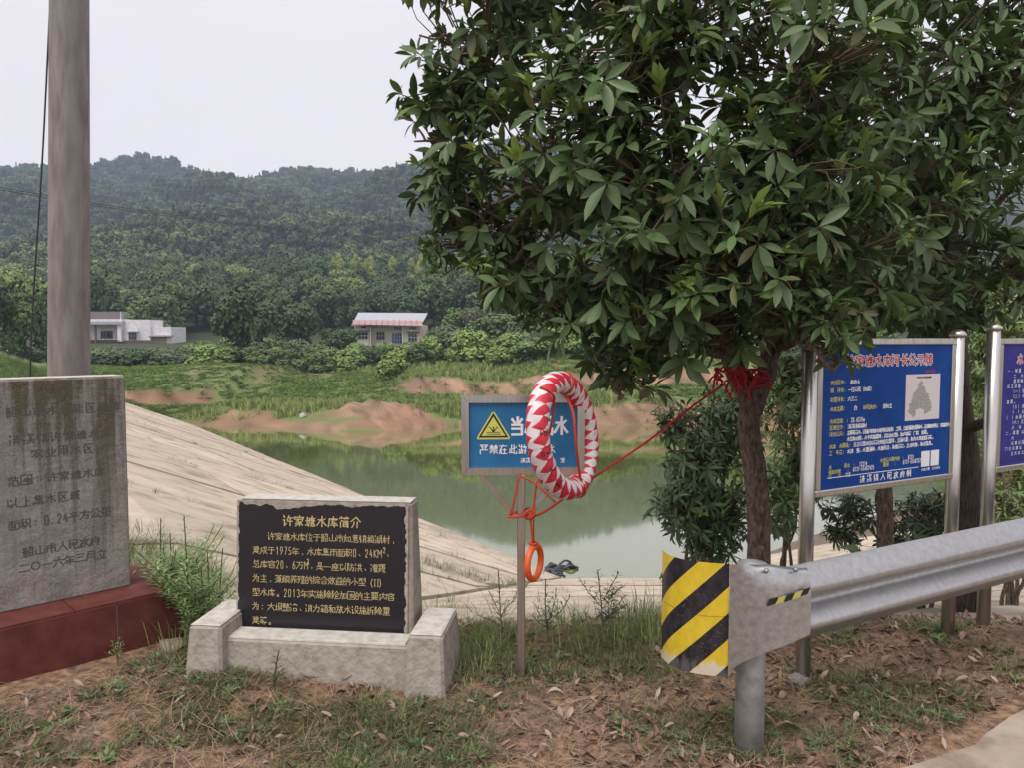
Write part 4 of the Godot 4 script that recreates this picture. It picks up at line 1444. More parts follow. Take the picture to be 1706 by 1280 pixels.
func build_boards() -> void:
	var p0 := at(1337, 1140, 3.66)
	p0.y = 0
	var p1 := at(1578, 1062, 4.2)
	p1.y = 0
	var q0 := at(1637, 1045, 4.36)
	q0.y = 0
	for k in 2:
		var a: Vector3 = [p0, q0][k]
		var b: Vector3 = [p1, q0 + (p1 - p0)][k]
		var X := (b - a).normalized()
		var Z := X.cross(Vector3.UP)
		var wide := a.distance_to(b)
		var s := thing("notice_board", ["blue notice board with red title, grey map and white lettering", "violet-blue notice board of dense white lettering, cut by the picture edge"][k], "notice board", a)
		s.basis = Basis(X, Vector3.UP, Z)
		var low := .885
		var high := 1.655
		for x in [0.0, wide]:
			var st := mb(true)
			var tip: float = high + (.05 if k == 1 else .012)
			tube(st, [Vector3(x, -.1, 0), Vector3(x, tip, 0)], .0355, 16)
			part(st, "post", M.steel, s)
			st = mb(true)
			tube(st, [Vector3(x, tip, 0), Vector3(x, tip + .006, 0), Vector3(x, tip + .02, 0), Vector3(x, tip + .032, 0), Vector3(x, tip + .038, 0)], [.042, .046, .04, .026, .006], 16)
			part(st, "post_cap", M.steel, s)
		var t := .032
		for y in [low, high - t]:
			var st := mb()
			box(st, Vector3(wide / 2, y + t / 2, 0), Vector3(wide - .07, t, .045), .004)
			part(st, "frame_rail", M.steel, s)
		for x in [.038 + t / 2, wide - .038 - t / 2]:
			var st := mb()
			box(st, Vector3(x, (low + high) / 2, 0), Vector3(t, high - low - 2 * t - .002, .043), .004)
			part(st, "frame_stile", M.steel, s)
		var st := mb()
		var x0 := .04 + t
		var x1 := wide - .04 - t
		box(st, Vector3((x0 + x1) / 2, (low + high) / 2, .006), Vector3(x1 - x0 + .01, high - low - 2 * t + .01, .012), 0)
		part(st, "panel", M.board_blue if k == 0 else M.board_violet, s)
		var W := x1 - x0
		var Hh := high - low - 2 * t
		var O := Vector3(x0, high - t, .0126)
		var put_text := func(m: Material, called: String, rows: Array, lift: float) -> void:
			var s2 := mb()
			for r in rows: write(s2, r[0], O + Vector3(r[1] * W, -r[2] * Hh, lift), Vector3.RIGHT, Vector3.UP, r[3] * Hh, r[4] * W, r[5], 1.0 if r.size() < 7 else r[6])
			part(s2, called, m, s).set_meta("kind", "stuff")
		if k == 0:
			put_text.call(M.ink_white, "title_outline", [["许家塘水库河长公示牌", .17, .072, .078, .068, .0125]], 0)
			put_text.call(M.ink_red, "title", [["许家塘水库河长公示牌", .17, .072, .078, .068, .0062]], .0008)
			put_text.call(M.ink_red, "serial_number", [["编号：0731001", .73, .192, .022, .02, .0024]], 0)
			put_text.call(M.ink_yellow, "headings", [["农业区市：", .06, .245, .03, .0235, .003], ["镇级河长：", .06, .3, .03, .0235, .003], ["村里河长：", .06, .365, .03, .0235, .003], ["水库主要：", .06, .43, .03, .0235, .003], ["村民政府：", .3, .43, .03, .0235, .003], ["水库总容量：", .06, .515, .03, .0235, .003], ["区域位于：", .06, .56, .03, .0235, .003], ["河长公示：", .06, .605, .03, .0235, .003],
				["水库管水要是：", .06, .69, .03, .0235, .003], ["工作平台：", .06, .735, .03, .0235, .003], ["水利部监管用水电：", .06, .835, .028, .022, .0026], ["镇政府放置电：", .06, .868, .028, .022, .0026], ["公安电力：", .06, .9, .028, .022, .0026], ["水库公示要内容号：", .44, .825, .028, .022, .0026], ["省里固定电：", .44, .858, .028, .022, .0026]], 0)
			put_text.call(M.ink_white, "small_lettering", [["政府小组", .2, .245, .03, .0235, .003], ["一位公民 (如能)", .185, .3, .03, .0235, .003], ["六三二", .185, .365, .03, .0235, .003], ["文字白", .185, .43, .03, .0235, .003], ["田如立", .45, .43, .03, .0235, .003], ["20.65万m", .21, .515, .03, .0235, .003], ["清溪镇梅湖村", .19, .56, .03, .0235, .003],
				["主要是治水、设施许家塘水库的综合和防护工用，立面固相村里除水、在域顾的界以及实施放水治", .185, .605, .029, .0195, .003], ["水位和功能、水平实施重建、设以加以整、和内容等部门实行放溉。", .185, .648, .029, .0215, .003], ["总立公里农田以治合效益总里用、立固水重、和为水集面益治等。", .235, .69, .029, .0222, .003], ["水清岸整、水重固除、水面民合、和面治公、主功实效、和合里集。", .19, .735, .029, .0228, .003],
				["12314", .28, .835, .028, .022, .0028], ["0731-55682425", .235, .868, .028, .022, .0028], ["110", .18, .9, .028, .022, .0028], ["0731", .66, .825, .028, .022, .0028], ["0731-55682525", .62, .858, .028, .022, .0028],
				["清溪镇人民政府制", .29, .935, .048, .052, .004], ["水库大要", .775, .935, .02, .018, .002], ["公示河长", .865, .935, .02, .018, .002]], 0)
			var line := mb()
			box(line, O + Vector3(.4 * W, -.922 * Hh, .0003), Vector3(.7 * W, .0034, .0012), 0)
			part(line, "rule", M.ink_white, s)
			# map sheet
			var im := Image.create(192, 256, false, Image.FORMAT_RGB8)
			for j in 256:
				for i in 192:
					var x := (i - 84.0) / 192.0
					var y := j / 256.0
					var half := .02 + .05 * sm(.12, .25, y) + .17 * sm(.22, .5, y) + .1 * sm(.5, .75, y)
					half += noise_b.get_noise_2d(j * 3.0, 8.0 + signf(x) * 40) * .07
					var inside := absf(x) < half and y > .12 and y < .93 - .35 * maxf(0, x + .02) * 1.0
					if y > .72 and x > -.14 and x < .1 and y > .74 + .3 * absf(x + .02): inside = false
					if y > .93 - absf(x + .2) * .8 and x < 0: inside = false
					var c := Color(.6, .55, .56)
					if inside: c = Color(.31, .3, .275) * (1 + .5 * noise_b.get_noise_2d(i * 5.0, j * 5.0)) + Color(.04, 0, 0) * noise_a.get_noise_2d(i * 4.0, j * 4.0)
					im.set_pixel(i, j, Color(c.r, c.g, c.b).linear_to_srgb())
			var card := mb()
			var mw := .285 * W
			var mh := .345 * Hh
			var o := O + Vector3(.625 * W, -.222 * Hh, .0004)
			for q in [[0, 0], [1, 0], [1, 1], [0, 0], [1, 1], [0, 1]]:
				card.set_uv(Vector2(q[0], q[1]))
				card.add_vertex(o + Vector3(q[0] * mw, -q[1] * mh, 0))
			part(card, "map_sheet", painted(im, .5), s)
			var cap := mb()
			write(cap, "许家塘水库集雨面积范围", o + Vector3(.3 * mw, -.05 * mh, .0006), Vector3.RIGHT, Vector3.UP, .034 * mh, .04 * mw, .0016)
			part(cap, "map_caption", M.ink_black, s)
			for i in 2:
				var sq := mb()
				box(sq, O + Vector3((.805 + .08 * i) * W, -.865 * Hh, .0004), Vector3(.07 * W, .118 * Hh, .0008), 0)
				part(sq, "white_square", M.ink_white, s)
		else:
			put_text.call(M.ink_white, "title_outline", [["水库公示管理要是", .15, .085, .075, .085, .013]], 0)
			put_text.call(M.ink_red, "title", [["水库公示管理要是", .15, .085, .075, .085, .0065]], .0008)
			var rows := []
			var texts := ["一、镇重 公里民政府水治用立功设施，", "二十六年 立面公里农田以治合效益，", "里用除固治、主在水面总等水库效", "以立设施、在重要面积为主要工用", "(一) 固水重和为水集面益治等", "(二) 水面民合和面治公主功实效", "放溉。", "(三) 清溪镇许家塘水库管区域", "(四) 主要水位除险。", "(五) 加固水库村民平台和公里以上", "(六) 区域面积和小型放水设施整治", "六十年 农业用水重要设施治以公", "二、镇重 以公里民政府为主设施", "六十七条，农六十六年，主等以固", "以建以固水农政府、以防", "门公示牌以及公立政府，农水用溪", "立方以公益设施"]
			for i in texts.size(): rows.append([texts[i], .12 if i % 3 else .06, .205 + i * .043, .028, .036, .0028])
			put_text.call(M.ink_pale, "small_lettering", rows, 0)

func build_guardrail() -> void:
	var base := at(1247, 1262, 3.02)
	base.y = 0
	var s := thing("guardrail", "grey steel crash barrier with a rounded black and yellow striped end", "guardrail", base)
	var top := .77
	# plan of the sheet from the striped nose round to the beam running off beside the road
	var plan := [[.618, 3.12], [.635, 3.04], [.69, 2.975], [.77, 2.94], [.858, 2.925], [.95, 2.925], [1.06, 2.945], [1.167, 2.985]]
	var path := []
	for p in plan: path.append(Vector3(p[0], 0, -p[1]))
	path = curve(path, 5)
	# lengths
	var L := [0.0]
	for i in range(1, path.size()): L.append(L[-1] + path[i].distance_to(path[i - 1]))
	var total: float = L[-1]
	var split := 0
	for i in path.size():
		if path[i].x < .845 and i > 6: split = i
	var section := func(i: int, flare: float) -> Array:
		# one upright strip of the sheet: [height, outward offset]
		var t: float = L[i] / total
		var ts: float = L[split] / total
		var bottom := lerpf(.335, .488, pow(clampf((t - ts) / (1.0 - ts), 0, 1), .5))
		var out := []
		var fl := sm(.55, .75, t)
		for k in 13:
			var f := k / 12.0
			var lip := top - .036 * sm(.62, 1.0, t)
			var y := lerpf(lip + .012 * (1 - fl), bottom, f)
			var z := 0.0
			var w := sm(.8, 1.0, t)
			z += fl * (.03 - .03 * cos(clampf(f * 3, 0, 1) * PI / 1.0) * 1.0) * .5 - fl * .03
			if k == 0:
				z -= .075 * fl
				y -= .016 * fl
			elif k == 1:
				z = -.03 * fl
				y = lerpf(y, lip + .013, fl)
			elif k == 2:
				z = -.006 * fl
				y = lerpf(y, lip - .006, fl)
			out.append([y, z, w])
		return out
	var nrm := func(pa: Array, i: int) -> Vector3:
		var t: Vector3 = (pa[mini(i + 1, pa.size() - 1)] - pa[maxi(i - 1, 0)]).normalized()
		return Vector3(-t.z, 0, t.x)
	# striped plate
	var st := mb(true)
	for i in split:
		for k in 12:
			var q := []
			for e in [[0, 0], [1, 0], [1, 1], [0, 1]]:
				var sec: Array = section.call(i + e[0], 0.0)
				var b: Array = sec[k + e[1]]
				q.append([path[i + e[0]] + nrm.call(path, i + e[0]) * b[1] + Vector3(0, b[0], 0), Vector2(L[i + e[0]] / L[split], (k + e[1]) / 12.0)])
			for x in [0, 1, 2, 0, 2, 3]:
				st.set_uv(q[x][1])
				st.add_vertex(q[x][0])
	var im := Image.create(512, 384, false, Image.FORMAT_RGB8)
	var nz := FastNoiseLite.new()
	nz.seed = 33
	for j in 384:
		for i in 512:
			var u := i / 511.0 * float(L[split])
			var v := j / 383.0 * .44
			var ph := fposmod((v + u * 1.0) / .205 + .48, 1.0)
			var c := Color(.62, .45, .03)
			var g := nz.get_noise_2d(i * 1.5, j * 1.5)
			if ph < .5: c = Color(.018, .017, .022) * (1 + g)
			else: c = c * (1 + g * .15)
			var worn := sm(.86, .97, v / .44 + g * .12) * (1.0 if ph >= .5 else .15)
			c = c.lerp(Color(.55, .52, .48), worn * .8)
			if absf(v - .205 + .004 * sin(u * 20)) < .0016: c = c * .55
			var scratch := nz.get_noise_2d(i * 3.0 + j * 1.2, j * 14.0 + 300)
			if ph < .5 and scratch > .38 and v > .12: c = c.lerp(Color(.16, .15, .17), .6)
			im.set_pixel(i, j, Color(c.r, c.g, c.b).linear_to_srgb())
	world_part(st, "striped_plate", painted(im, .35), s)
	# plain grey end sheet
	st = mb(true)
	for i in range(split, path.size() - 1):
		for k in 12:
			var q := []
			for e in [[0, 0], [1, 0], [1, 1], [0, 1]]:
				var b: Array = section.call(i + e[0], 0.0)[k + e[1]]
				q.append(path[i + e[0]] + nrm.call(path, i + e[0]) * (b[1] + .006 + .012 * sm(.6, .9, L[i + e[0]] / total)) + Vector3(0, b[0], 0))
			quad(st, q[0], q[1], q[2], q[3])
	world_part(st, "end_sheet", M.galvanised, s)
	# W beam
	var a := Vector3(1.15, 0, -2.99)
	var b2 := Vector3(1.167, 0, -2.985)
	var dir := Vector3(1.288, 0, -.72).normalized()
	var out := Vector3(-dir.z, 0, dir.x)
	if out.z < 0: out = -out
	var prof := [[.0, -.085], [.006, -.072], [.05, -.014], [.062, -.003], [.08, -.002], [.09, -.01], [.118, -.076], [.128, -.086], [.144, -.086], [.154, -.076], [.186, -.01], [.196, -.002], [.212, -.003], [.222, -.012], [.262, -.06], [.27, -.07]]
	st = mb(true)
	var n := 14
	for i in n:
		for k in prof.size() - 1:
			var q := []
			for e in [[0, 0], [1, 0], [1, 1], [0, 1]]:
				var g: Array = prof[k + e[1]]
				var t: float = (i + e[0]) / float(n) * 4.6 - .06
				q.append(b2 + dir * t + out * (g[1] - .012) + Vector3(0, top - .04 - g[0] * 1.15, 0))
			quad(st, q[0], q[1], q[2], q[3])
	world_part(st, "w_beam", M.galvanised, s)
	st = mb(true)
	tube(st, [base - Vector3(0, .15, 0), base + Vector3(0, top - .012, 0)], .0575, 24)
	world_part(st, "post", M.galv_post, s)
	var far_post := base + dir * 3.4
	st = mb(true)
	tube(st, [far_post - Vector3(0, .15, 0), far_post + Vector3(0, top - .02, 0)], .0575, 20)
	world_part(st, "post", M.galv_post, s)
	# reflector strip and bolt heads
	for i in 5:
		st = mb()
		var o := Vector3(.982 + .034 * i, .618 + .0075 * i, -2.914 + .0 - .0085 * i * i * .2)
		var e := Vector3(.034, .0075, -.008)
		oriented(st, [o, o + e, o + e + Vector3(.012, .028, 0), o + Vector3(.012, .028, 0)], Vector3.BACK)
		world_part(st, "reflector_patch", M.ink_black if i % 2 == 0 else M.ink_yellow, s)
	for p in [[.975, .758, 2.912], [1.1, .752, 2.945]]:
		st = mb(true)
		var c := Vector3(p[0], p[1], -p[2])
		tube(st, [c, c + Vector3(0, .006, .012), c + Vector3(0, .008, .015)], [.010, .009, .004], 12)
		world_part(st, "bolt", M.bolt, s)

# ---------------------------------------------------------------- the big tree, its neighbours and the undergrowth
func leaf_mesh(L: float, W: float, droop: float, fold: float) -> ArrayMesh:
	# a leaf lying along +z from its stalk at 0, bent down towards the tip and folded along the midrib
	var K := Leaves.new()
	var prof := [0.0, .55, .95, 1.0, .72, 0.0]
	var rows := []
	for i in 6:
		var t := i / 5.0
		var z := L * (.06 + .94 * t)
		var y := -droop * L * t * t
		var w: float = W * .5 * prof[i]
		rows.append([Vector3(-w, y + fold * w, z), Vector3(0, y, z), Vector3(w, y + fold * w, z)])
	var nn := [Vector3(fold, 1, .3 * droop).normalized(), Vector3(0, 1, .5 * droop).normalized(), Vector3(-fold, 1, .3 * droop).normalized()]
	for i in 5:
		for s in 2:
			var a: Array = rows[i]
			var b: Array = rows[i + 1]
			var tone := Color.WHITE * (1.0 if s == 0 else .9)
			tone.a = 1
			var q := [a[s], a[s + 1], b[s + 1], b[s]]
			var qn := [nn[s], nn[s + 1], nn[s + 1], nn[s]]
			for k in ([0, 1, 2] if i == 4 else [0, 2, 3] if i == 0 else [0, 1, 2, 0, 2, 3]):
				K.v.append(q[k]); K.n.append(qn[k]); K.c.append(tone)
	# the stalk
	var r := W * .03
	for q in [[Vector3(-r, 0, 0), Vector3(r, 0, 0), Vector3(0, 0, L * .08)]]:
		for p in q:
			K.v.append(p); K.n.append(Vector3.UP); K.c.append(Color(1.4, 1.3, .8))
	return K.mesh()

func aim(dir: Vector3, up: Vector3) -> Basis:
	var z := dir.normalized()
	var x := up.cross(z)
	if x.length() < .01: x = Vector3.RIGHT.cross(z)
	x = x.normalized()
	return Basis(x, z.cross(x), z)

# rosettes of leaves through the shells of some lobes: [u, v, d, ru, rv, rd, tone]
func rosettes(lobes: Array, density: float, xfs: Array, cols: Array, ends: Array, L: float, new_growth: float) -> void:
	for l in lobes:
		var c := at(l[0], l[1], l[2])
		var px: float = l[2] / FOCAL
		var r := Vector3(l[3] * px, l[4] * px, l[5])
		var area := 4.0 * PI * pow((pow(r.x * r.y, 1.6) + pow(r.x * r.z, 1.6) + pow(r.y * r.z, 1.6)) / 3.0, 1 / 1.6)
		for k in int(area * density):
			var d := rand_dir()
			var depth := pow(rng.randf(), 1.5) * .75
			var p := c + d * r * (1 - depth) * (1 + .28 * noise_b.get_noise_3dv(d * 150 + c * 60) + (rf(.0, .22) if rng.randf() < .12 else 0.0))
			if noise_b.get_noise_3dv(p * 95) < -.17 and L > .1: continue
			var out := (d / r).normalized()
			out = (out * .8 + Vector3(0, .35, 0) + rand_dir() * .55).normalized()
			var n := rng.randi_range(5, 9)
			var size := L * rf(.6, 1.35)
			var fresh := new_growth * (1.0 if out.y > .3 and depth < .2 else .15)
			var young := rng.randf() < fresh
			var spin := rf(0, TAU)
			var sidev := out.cross(Vector3(.3, .2, .9)).normalized()
			var t := rf(.75, 1.3)
			for i in n:
				var a := spin + i * 2.4
				var ring := sidev.rotated(out, a)
				var open := rf(.25, .55) if young else rf(.55, 1.35)
				var ld := (out * cos(open) + ring * sin(open) + Vector3(0, -.22 if not young else .1, 0)).normalized()
				var s := size * rf(.7, 1.15) * (.8 if young else 1.0)
				var up := (out + Vector3(0, .6, 0)).normalized()
				if absf(up.dot(ld)) > .97: up = ring
				xfs.append(Transform3D(aim(ld, up).rotated(ld, rf(-.4, .4)) * s, p - out * i * .006))
				var q := t * rf(.8, 1.2)
				var col := Color(.08 * q, .132 * q, .046 * q)
				if young: col = Color(.19 * q, .27 * q, .07 * q)
				elif rng.randf() < .06: col = Color(.1 * q, .11 * q, .04 * q)
				cols.append(col)
			ends.append([p, out, c])

func crown_of(t: Node3D, lobes: Array, density: float, L: float, fresh: float, singles: int, mesh: Mesh) -> Array:
	var xfs := []; var cols := []; var ends := []
	rosettes(lobes, density, xfs, cols, ends, L, fresh)
	var order := range(xfs.size())
	# the leaves that show largest, nearest the eye, are pieces of their own
	var key := []
	for i in xfs.size():
		var p: Vector3 = xfs[i].origin - EYE
		var inside := p.z < -1 and absf(p.x / p.z) < .66 and absf(p.y / p.z) < .45
		key.append(p.length() if inside else 99.0)
	order.sort_custom(func(a, b): return key[a] < key[b])
	var rest := []; var rest_c := []
	var mats := {}
	for n in order.size():
		var i: int = order[n]
		if n < singles:
			var c: Color = cols[i]
			var q := "%d_%d" % [int(c.g / c.r * 6), int(log(c.g) * 5)]
			if not mats.has(q):
				var m: StandardMaterial3D = M.leaf.duplicate()
				m.albedo_color = c.linear_to_srgb()
				mats[q] = m
			put(mesh, "leaf", mats[q], t, t.transform.affine_inverse() * xfs[i])
		else:
			rest.append(t.transform.affine_inverse() * xfs[i])
			rest_c.append(cols[i])
	multi(mesh, rest, rest_c, "foliage", M.leaf, "", t)
	return ends

func limb(st: SurfaceTool, a: Vector3, b: Vector3, r0: float, r1: float, wob: float) -> void:
	var pts := []
	var rad := []
	for i in 6:
		var t := i / 5.0
		pts.append(a.lerp(b, t) + rand_dir() * wob * sin(t * PI) + Vector3(0, sin(t * PI) * wob * .8, 0))
		rad.append(lerpf(r0, r1, t))
	tube(st, curve(pts, 3), range(16).map(func(i): return lerpf(r0, r1, i / 15.0)), 8)

func twigs(t: Node3D, ends: Array) -> void:
	var st := mb(true)
	for e in ends:
		var p: Vector3 = e[0]
		var inward: Vector3 = (e[2] - p)
		var len_ := minf(inward.length() * .55, .32)
		var q: Vector3 = p - e[1] * .05 + inward.normalized() * len_ * .8 + Vector3(0, -.03, 0)
		tube(st, [p + e[1] * .01, p - e[1] * .07, q], [.0022, .003, .005], 4, false)
	world_part(st, "twigs", M.twig, t)

func build_trees() -> void:
	var big := leaf_mesh(1.0, .31, .28, .35)
	var base := at(1262, 1000, 4.25)
	base.y = -.03
	var t := thing("broadleaf_tree_by_the_road", "large glossy-leaved tree with a forked trunk standing behind the crash barrier", "tree", base)
	var fork := at(1252, 668, 4.2)
	var st := mb(true)
	var tp := [base - Vector3(0, .15, 0), base + Vector3(0, .12, 0), at(1264, 880, 4.24), at(1258, 790, 4.22), at(1247, 715, 4.2), fork + Vector3(0, .02, 0)]
	tube(st, curve(tp, 5), range(26).map(func(i): return lerpf(.069, .056, clampf(i / 25.0, 0, 1)) + (.025 if i < 3 else 0.0) + .006 * noise_b.get_noise_2d(i * 40.0, 2)), 18)
	world_part(st, "trunk", M.bark, t)
	var limbs := [[1212, 590, 4.12, .05], [1290, 580, 4.15, .055], [1235, 600, 4.3, .035]]
	var tips := []
	for l in limbs:
		st = mb(true)
		var p := at(l[0], l[1], l[2])
		limb(st, fork - Vector3(0, .06, 0), p, l[3] + .01, l[3] * .85, .015)
		world_part(st, "limb", M.bark, t)
		tips.append([p, l[3] * .85])
	var lobes := [
		[800, 110, 4.3, 135, 160, .45], [770, 270, 4.3, 95, 130, .4], [800, 385, 4.2, 105, 90, .38], [880, 440, 4.1, 110, 85, .36], [960, 505, 4.0, 100, 80, .34],
		[930, 300, 3.85, 170, 130, .42], [1010, 170, 3.65, 150, 150, .45], [1100, 60, 3.6, 190, 130, .5], [1120, 300, 3.55, 170, 140, .42], [1060, 430, 3.65, 140, 100, .36],
		[1055, 585, 3.95, 80, 70, .25], [1030, 640, 3.95, 42, 38, .12], [1150, 520, 3.6, 120, 80, .33], [1240, 420, 3.5, 130, 110, .38], [1290, 260, 3.5, 160, 130, .42],
		[1330, 110, 3.6, 190, 140, .5], [1390, 400, 3.55, 130, 110, .38], [1350, 520, 3.5, 110, 60, .3], [1372, 585, 3.42, 40, 44, .1], [1180, 560, 3.7, 90, 34, .25],
		[1150, -150, 4.2, 420, 180, .9], [900, -90, 4.3, 230, 140, .7], [1130, 480, 4.7, 200, 90, .3]]
	st = mb(true)
	for l in lobes.slice(0, 20):
		var best: Array = tips[0] if l[0] < 1120 else tips[1]
		if l[0] > 1120 and l[0] < 1220: best = tips[2]
		var c := at(l[0], l[1], l[2])
		limb(st, best[0], c, best[1] * .6, .012, .08)
		for k in 4: limb(st, c + rand_dir() * .08, c + rand_dir() * Vector3(l[3], l[4], 0).length() * l[2] / FOCAL * .55, .012, .005, .04)
	for k in 2: limb(st, tips[k][0], at(1080 + 280 * k, 60, 4.3), tips[k][1] * .95, .03, .1)
	world_part(st, "branches", M.bark, t)
	var ends := crown_of(t, lobes, 66.0, .119, .42, 300, big)
	twigs(t, ends)
	# red cloth strips in the fork
	st = mb(true)
	for k in 26:
		var o := at(1207 + rf(-7, 9) if k % 2 else 1246 + rf(-12, 20), 626 + rf(-12, 10), 4.06)
		var a := o + Vector3(rf(-.06, .06), rf(-.02, .03), rf(-.03, .05))
		tube(st, curve([o, a, a + Vector3(rf(-.05, .05), rf(-.1, -.03), rf(-.02, .03))], 4), .0055, 4)
	for k in 3:
		var pts := []
		for i in 17: pts.append(fork + Vector3(cos(TAU * i / 16) * .1, .1 + .03 * k + .02 * sin(i * 1.3 + k), sin(TAU * i / 16) * .085))
		tube(st, pts, .007, 6, false)
	tag(part(st, "red_tassels", M.red_cloth), "tangle of red cord and tassels tied round the fork of the big tree", "cord")

	# the rough-barked tree between the two notice boards, and a slim trunk
	var b2 := at(1608, 935, 5.6)
	b2.y = -.3
	var t2 := thing("rough_barked_tree", "thick rough-barked tree standing between the two notice boards", "tree", b2)
	st = mb(true)
	tube(st, curve([b2 - Vector3(0, .5, 0), at(1612, 900, 5.6), at(1604, 780, 5.6), at(1590, 640, 5.6), at(1585, 480, 5.55), at(1570, 300, 5.5)], 5), range(26).map(func(i): return lerpf(.155, .06, i / 25.0)), 16)
	world_part(st, "trunk", M.bark_dark, t2)
	st = mb(true)
	limb(st, at(1592, 720, 5.6), at(1640, 706, 5.4), .045, .035, .01)
	limb(st, at(1640, 706, 5.4), at(1760, 660, 5.2), .035, .02, .03)
	for q in [[1500, 180, 4.9], [1620, 120, 5.0], [1680, 300, 5.2], [1490, 400, 5.0]]: limb(st, at(1585, 480, 5.55), at(q[0], q[1], q[2]), .04, .015, .1)
	world_part(st, "branches", M.bark_dark, t2)
	var lobes2 := [[1500, 140, 4.4, 170, 170, .5], [1520, 330, 4.4, 130, 130, .45], [1480, 470, 4.5, 110, 75, .35], [1620, 220, 4.6, 120, 190, .5], [1640, 440, 4.7, 100, 90, .4], [1560, 530, 4.8, 90, 30, .2], [1680, 60, 4.8, 120, 160, .5], [1500, -140, 4.8, 330, 170, .8], [1540, 300, 5.8, 220, 260, .5]]
	ends = crown_of(t2, lobes2, 54.0, .119, .25, 120, big)
	twigs(t2, ends)
	var b3 := at(1478, 915, 5.3)
	b3.y = -.4
	var t3 := thing("slim_trunked_tree", "slim smooth-trunked tree seen under the first blue notice board", "tree", b3)
	st = mb(true)
	tube(st, curve([b3 - Vector3(0, .3, 0), at(1474, 860, 5.3), at(1468, 760, 5.3), at(1450, 560, 5.25), at(1440, 400, 5.2)], 5), range(21).map(func(i): return lerpf(.062, .03, i / 20.0)), 12)
	world_part(st, "trunk", M.bark, t3)
	ends = crown_of(t3, [[1440, 330, 5.2, 150, 130, .5], [1400, 470, 5.2, 110, 80, .4], [1340, 330, 5.4, 140, 150, .4]], 34.0, .13, .05, 0, big)
	twigs(t3, ends)

	# slender-leaved bushes on the bank behind the trunk
	var slim := leaf_mesh(1.0, .24, .45, .3)
	var spec := [
		["willow_leaved_bush", "slender-leaved dark bush hanging over the water beside the big trunk", [[1170, 760, 5.6, 62, 90, .35], [1140, 840, 5.4, 55, 55, .3], [1200, 850, 5.5, 60, 70, .3], [1215, 700, 5.7, 60, 70, .3], [1120, 700, 5.7, 34, 40, .2], [1185, 905, 5.4, 50, 34, .25]], Color(.11, .175, .07), .095],
		["light_leaved_bush", "light green narrow-leaved bush between the big trunk and the first board", [[1315, 650, 6.0, 55, 90, .4], [1330, 770, 6.0, 45, 80, .35], [1300, 840, 5.8, 32, 60, .25], [1330, 600, 6.3, 60, 60, .4], [1400, 620, 6.4, 60, 70, .4]], Color(.2, .29, .12), .095],
		["spreading_shrub", "spreading dark shrub seen under the first notice board", [[1545, 870, 6.0, 55, 50, .4], [1520, 905, 5.8, 50, 26, .3], [1420, 850, 5.8, 45, 26, .3], [1400, 890, 5.8, 34, 20, .2], [1560, 840, 6.2, 40, 20, .3]], Color(.075, .12, .05), .085],
		["bright_green_shrub", "bright green shrub at the picture edge under the violet board", [[1690, 850, 6.5, 70, 45, .5], [1640, 880, 6.6, 40, 30, .4], [1700, 780, 7.5, 80, 60, .6], [1640, 620, 7.5, 60, 90, .5], [1690, 540, 7.5, 70, 70, .5]], Color(.18, .26, .085), .08],  # leaves of a bright green colour
	]
	for s in spec:
		var first: Array = s[2][0]
		var p := at(first[0], first[1] + 120, first[2])
		p.y = ground(p.x, -p.z) - .05
		var b := thing(s[0], s[1], "bush", p)
		var xfs := []; var cols := []; var e2 := []
		rosettes(s[2], 105.0, xfs, cols, e2, s[4], .12)
		var base_c: Color = s[3]
		for i in xfs.size(): xfs[i] = b.transform.affine_inverse() * xfs[i]
		for i in cols.size(): cols[i] = Color(cols[i].r / .08 * base_c.r, cols[i].g / .132 * base_c.g, cols[i].b / .046 * base_c.b)
		multi(slim, xfs, cols, "foliage", M.bush, "", b)
		var sv := mb(true)
		for l in s[2]:
			limb(sv, p + Vector3(rf(-.05, .05), -.1, rf(-.05, .05)), at(l[0], l[1], l[2]), .02, .006, .06)
		world_part(sv, "stems", M.bark, b)
		twigs(b, e2)
	# a broad-leaved herb under the board
	var hb := at(1440, 935, 4.9)
	hb.y = -.15
	var herb := thing("broad_leaved_herb", "yellow-green broad-leaved herb growing just behind the crash barrier", "plant", hb)
	for i in 22:
		var a := rf(0, TAU)
		var o := put(leaf_mesh(1, .42, .4, .3), "leaf", null, herb, Transform3D(aim(Vector3(cos(a), rf(.2, 1.3), sin(a)), Vector3.UP) * rf(.13, .2), Vector3(rf(-.09, .09), rf(.15, .42), rf(-.09, .09))))
		var m: StandardMaterial3D = M.bush.duplicate()
		m.albedo_color = lin(.11, .16, .05) * rf(.85, 1.1)
		o.material_override = m
	st = mb(true)
	for k in 5: limb(st, Vector3(0, -.1, 0), Vector3(rf(-.1, .1), rf(.25, .45), rf(-.1, .1)), .006, .003, .02)
	part(st, "stems", M.twig, herb)

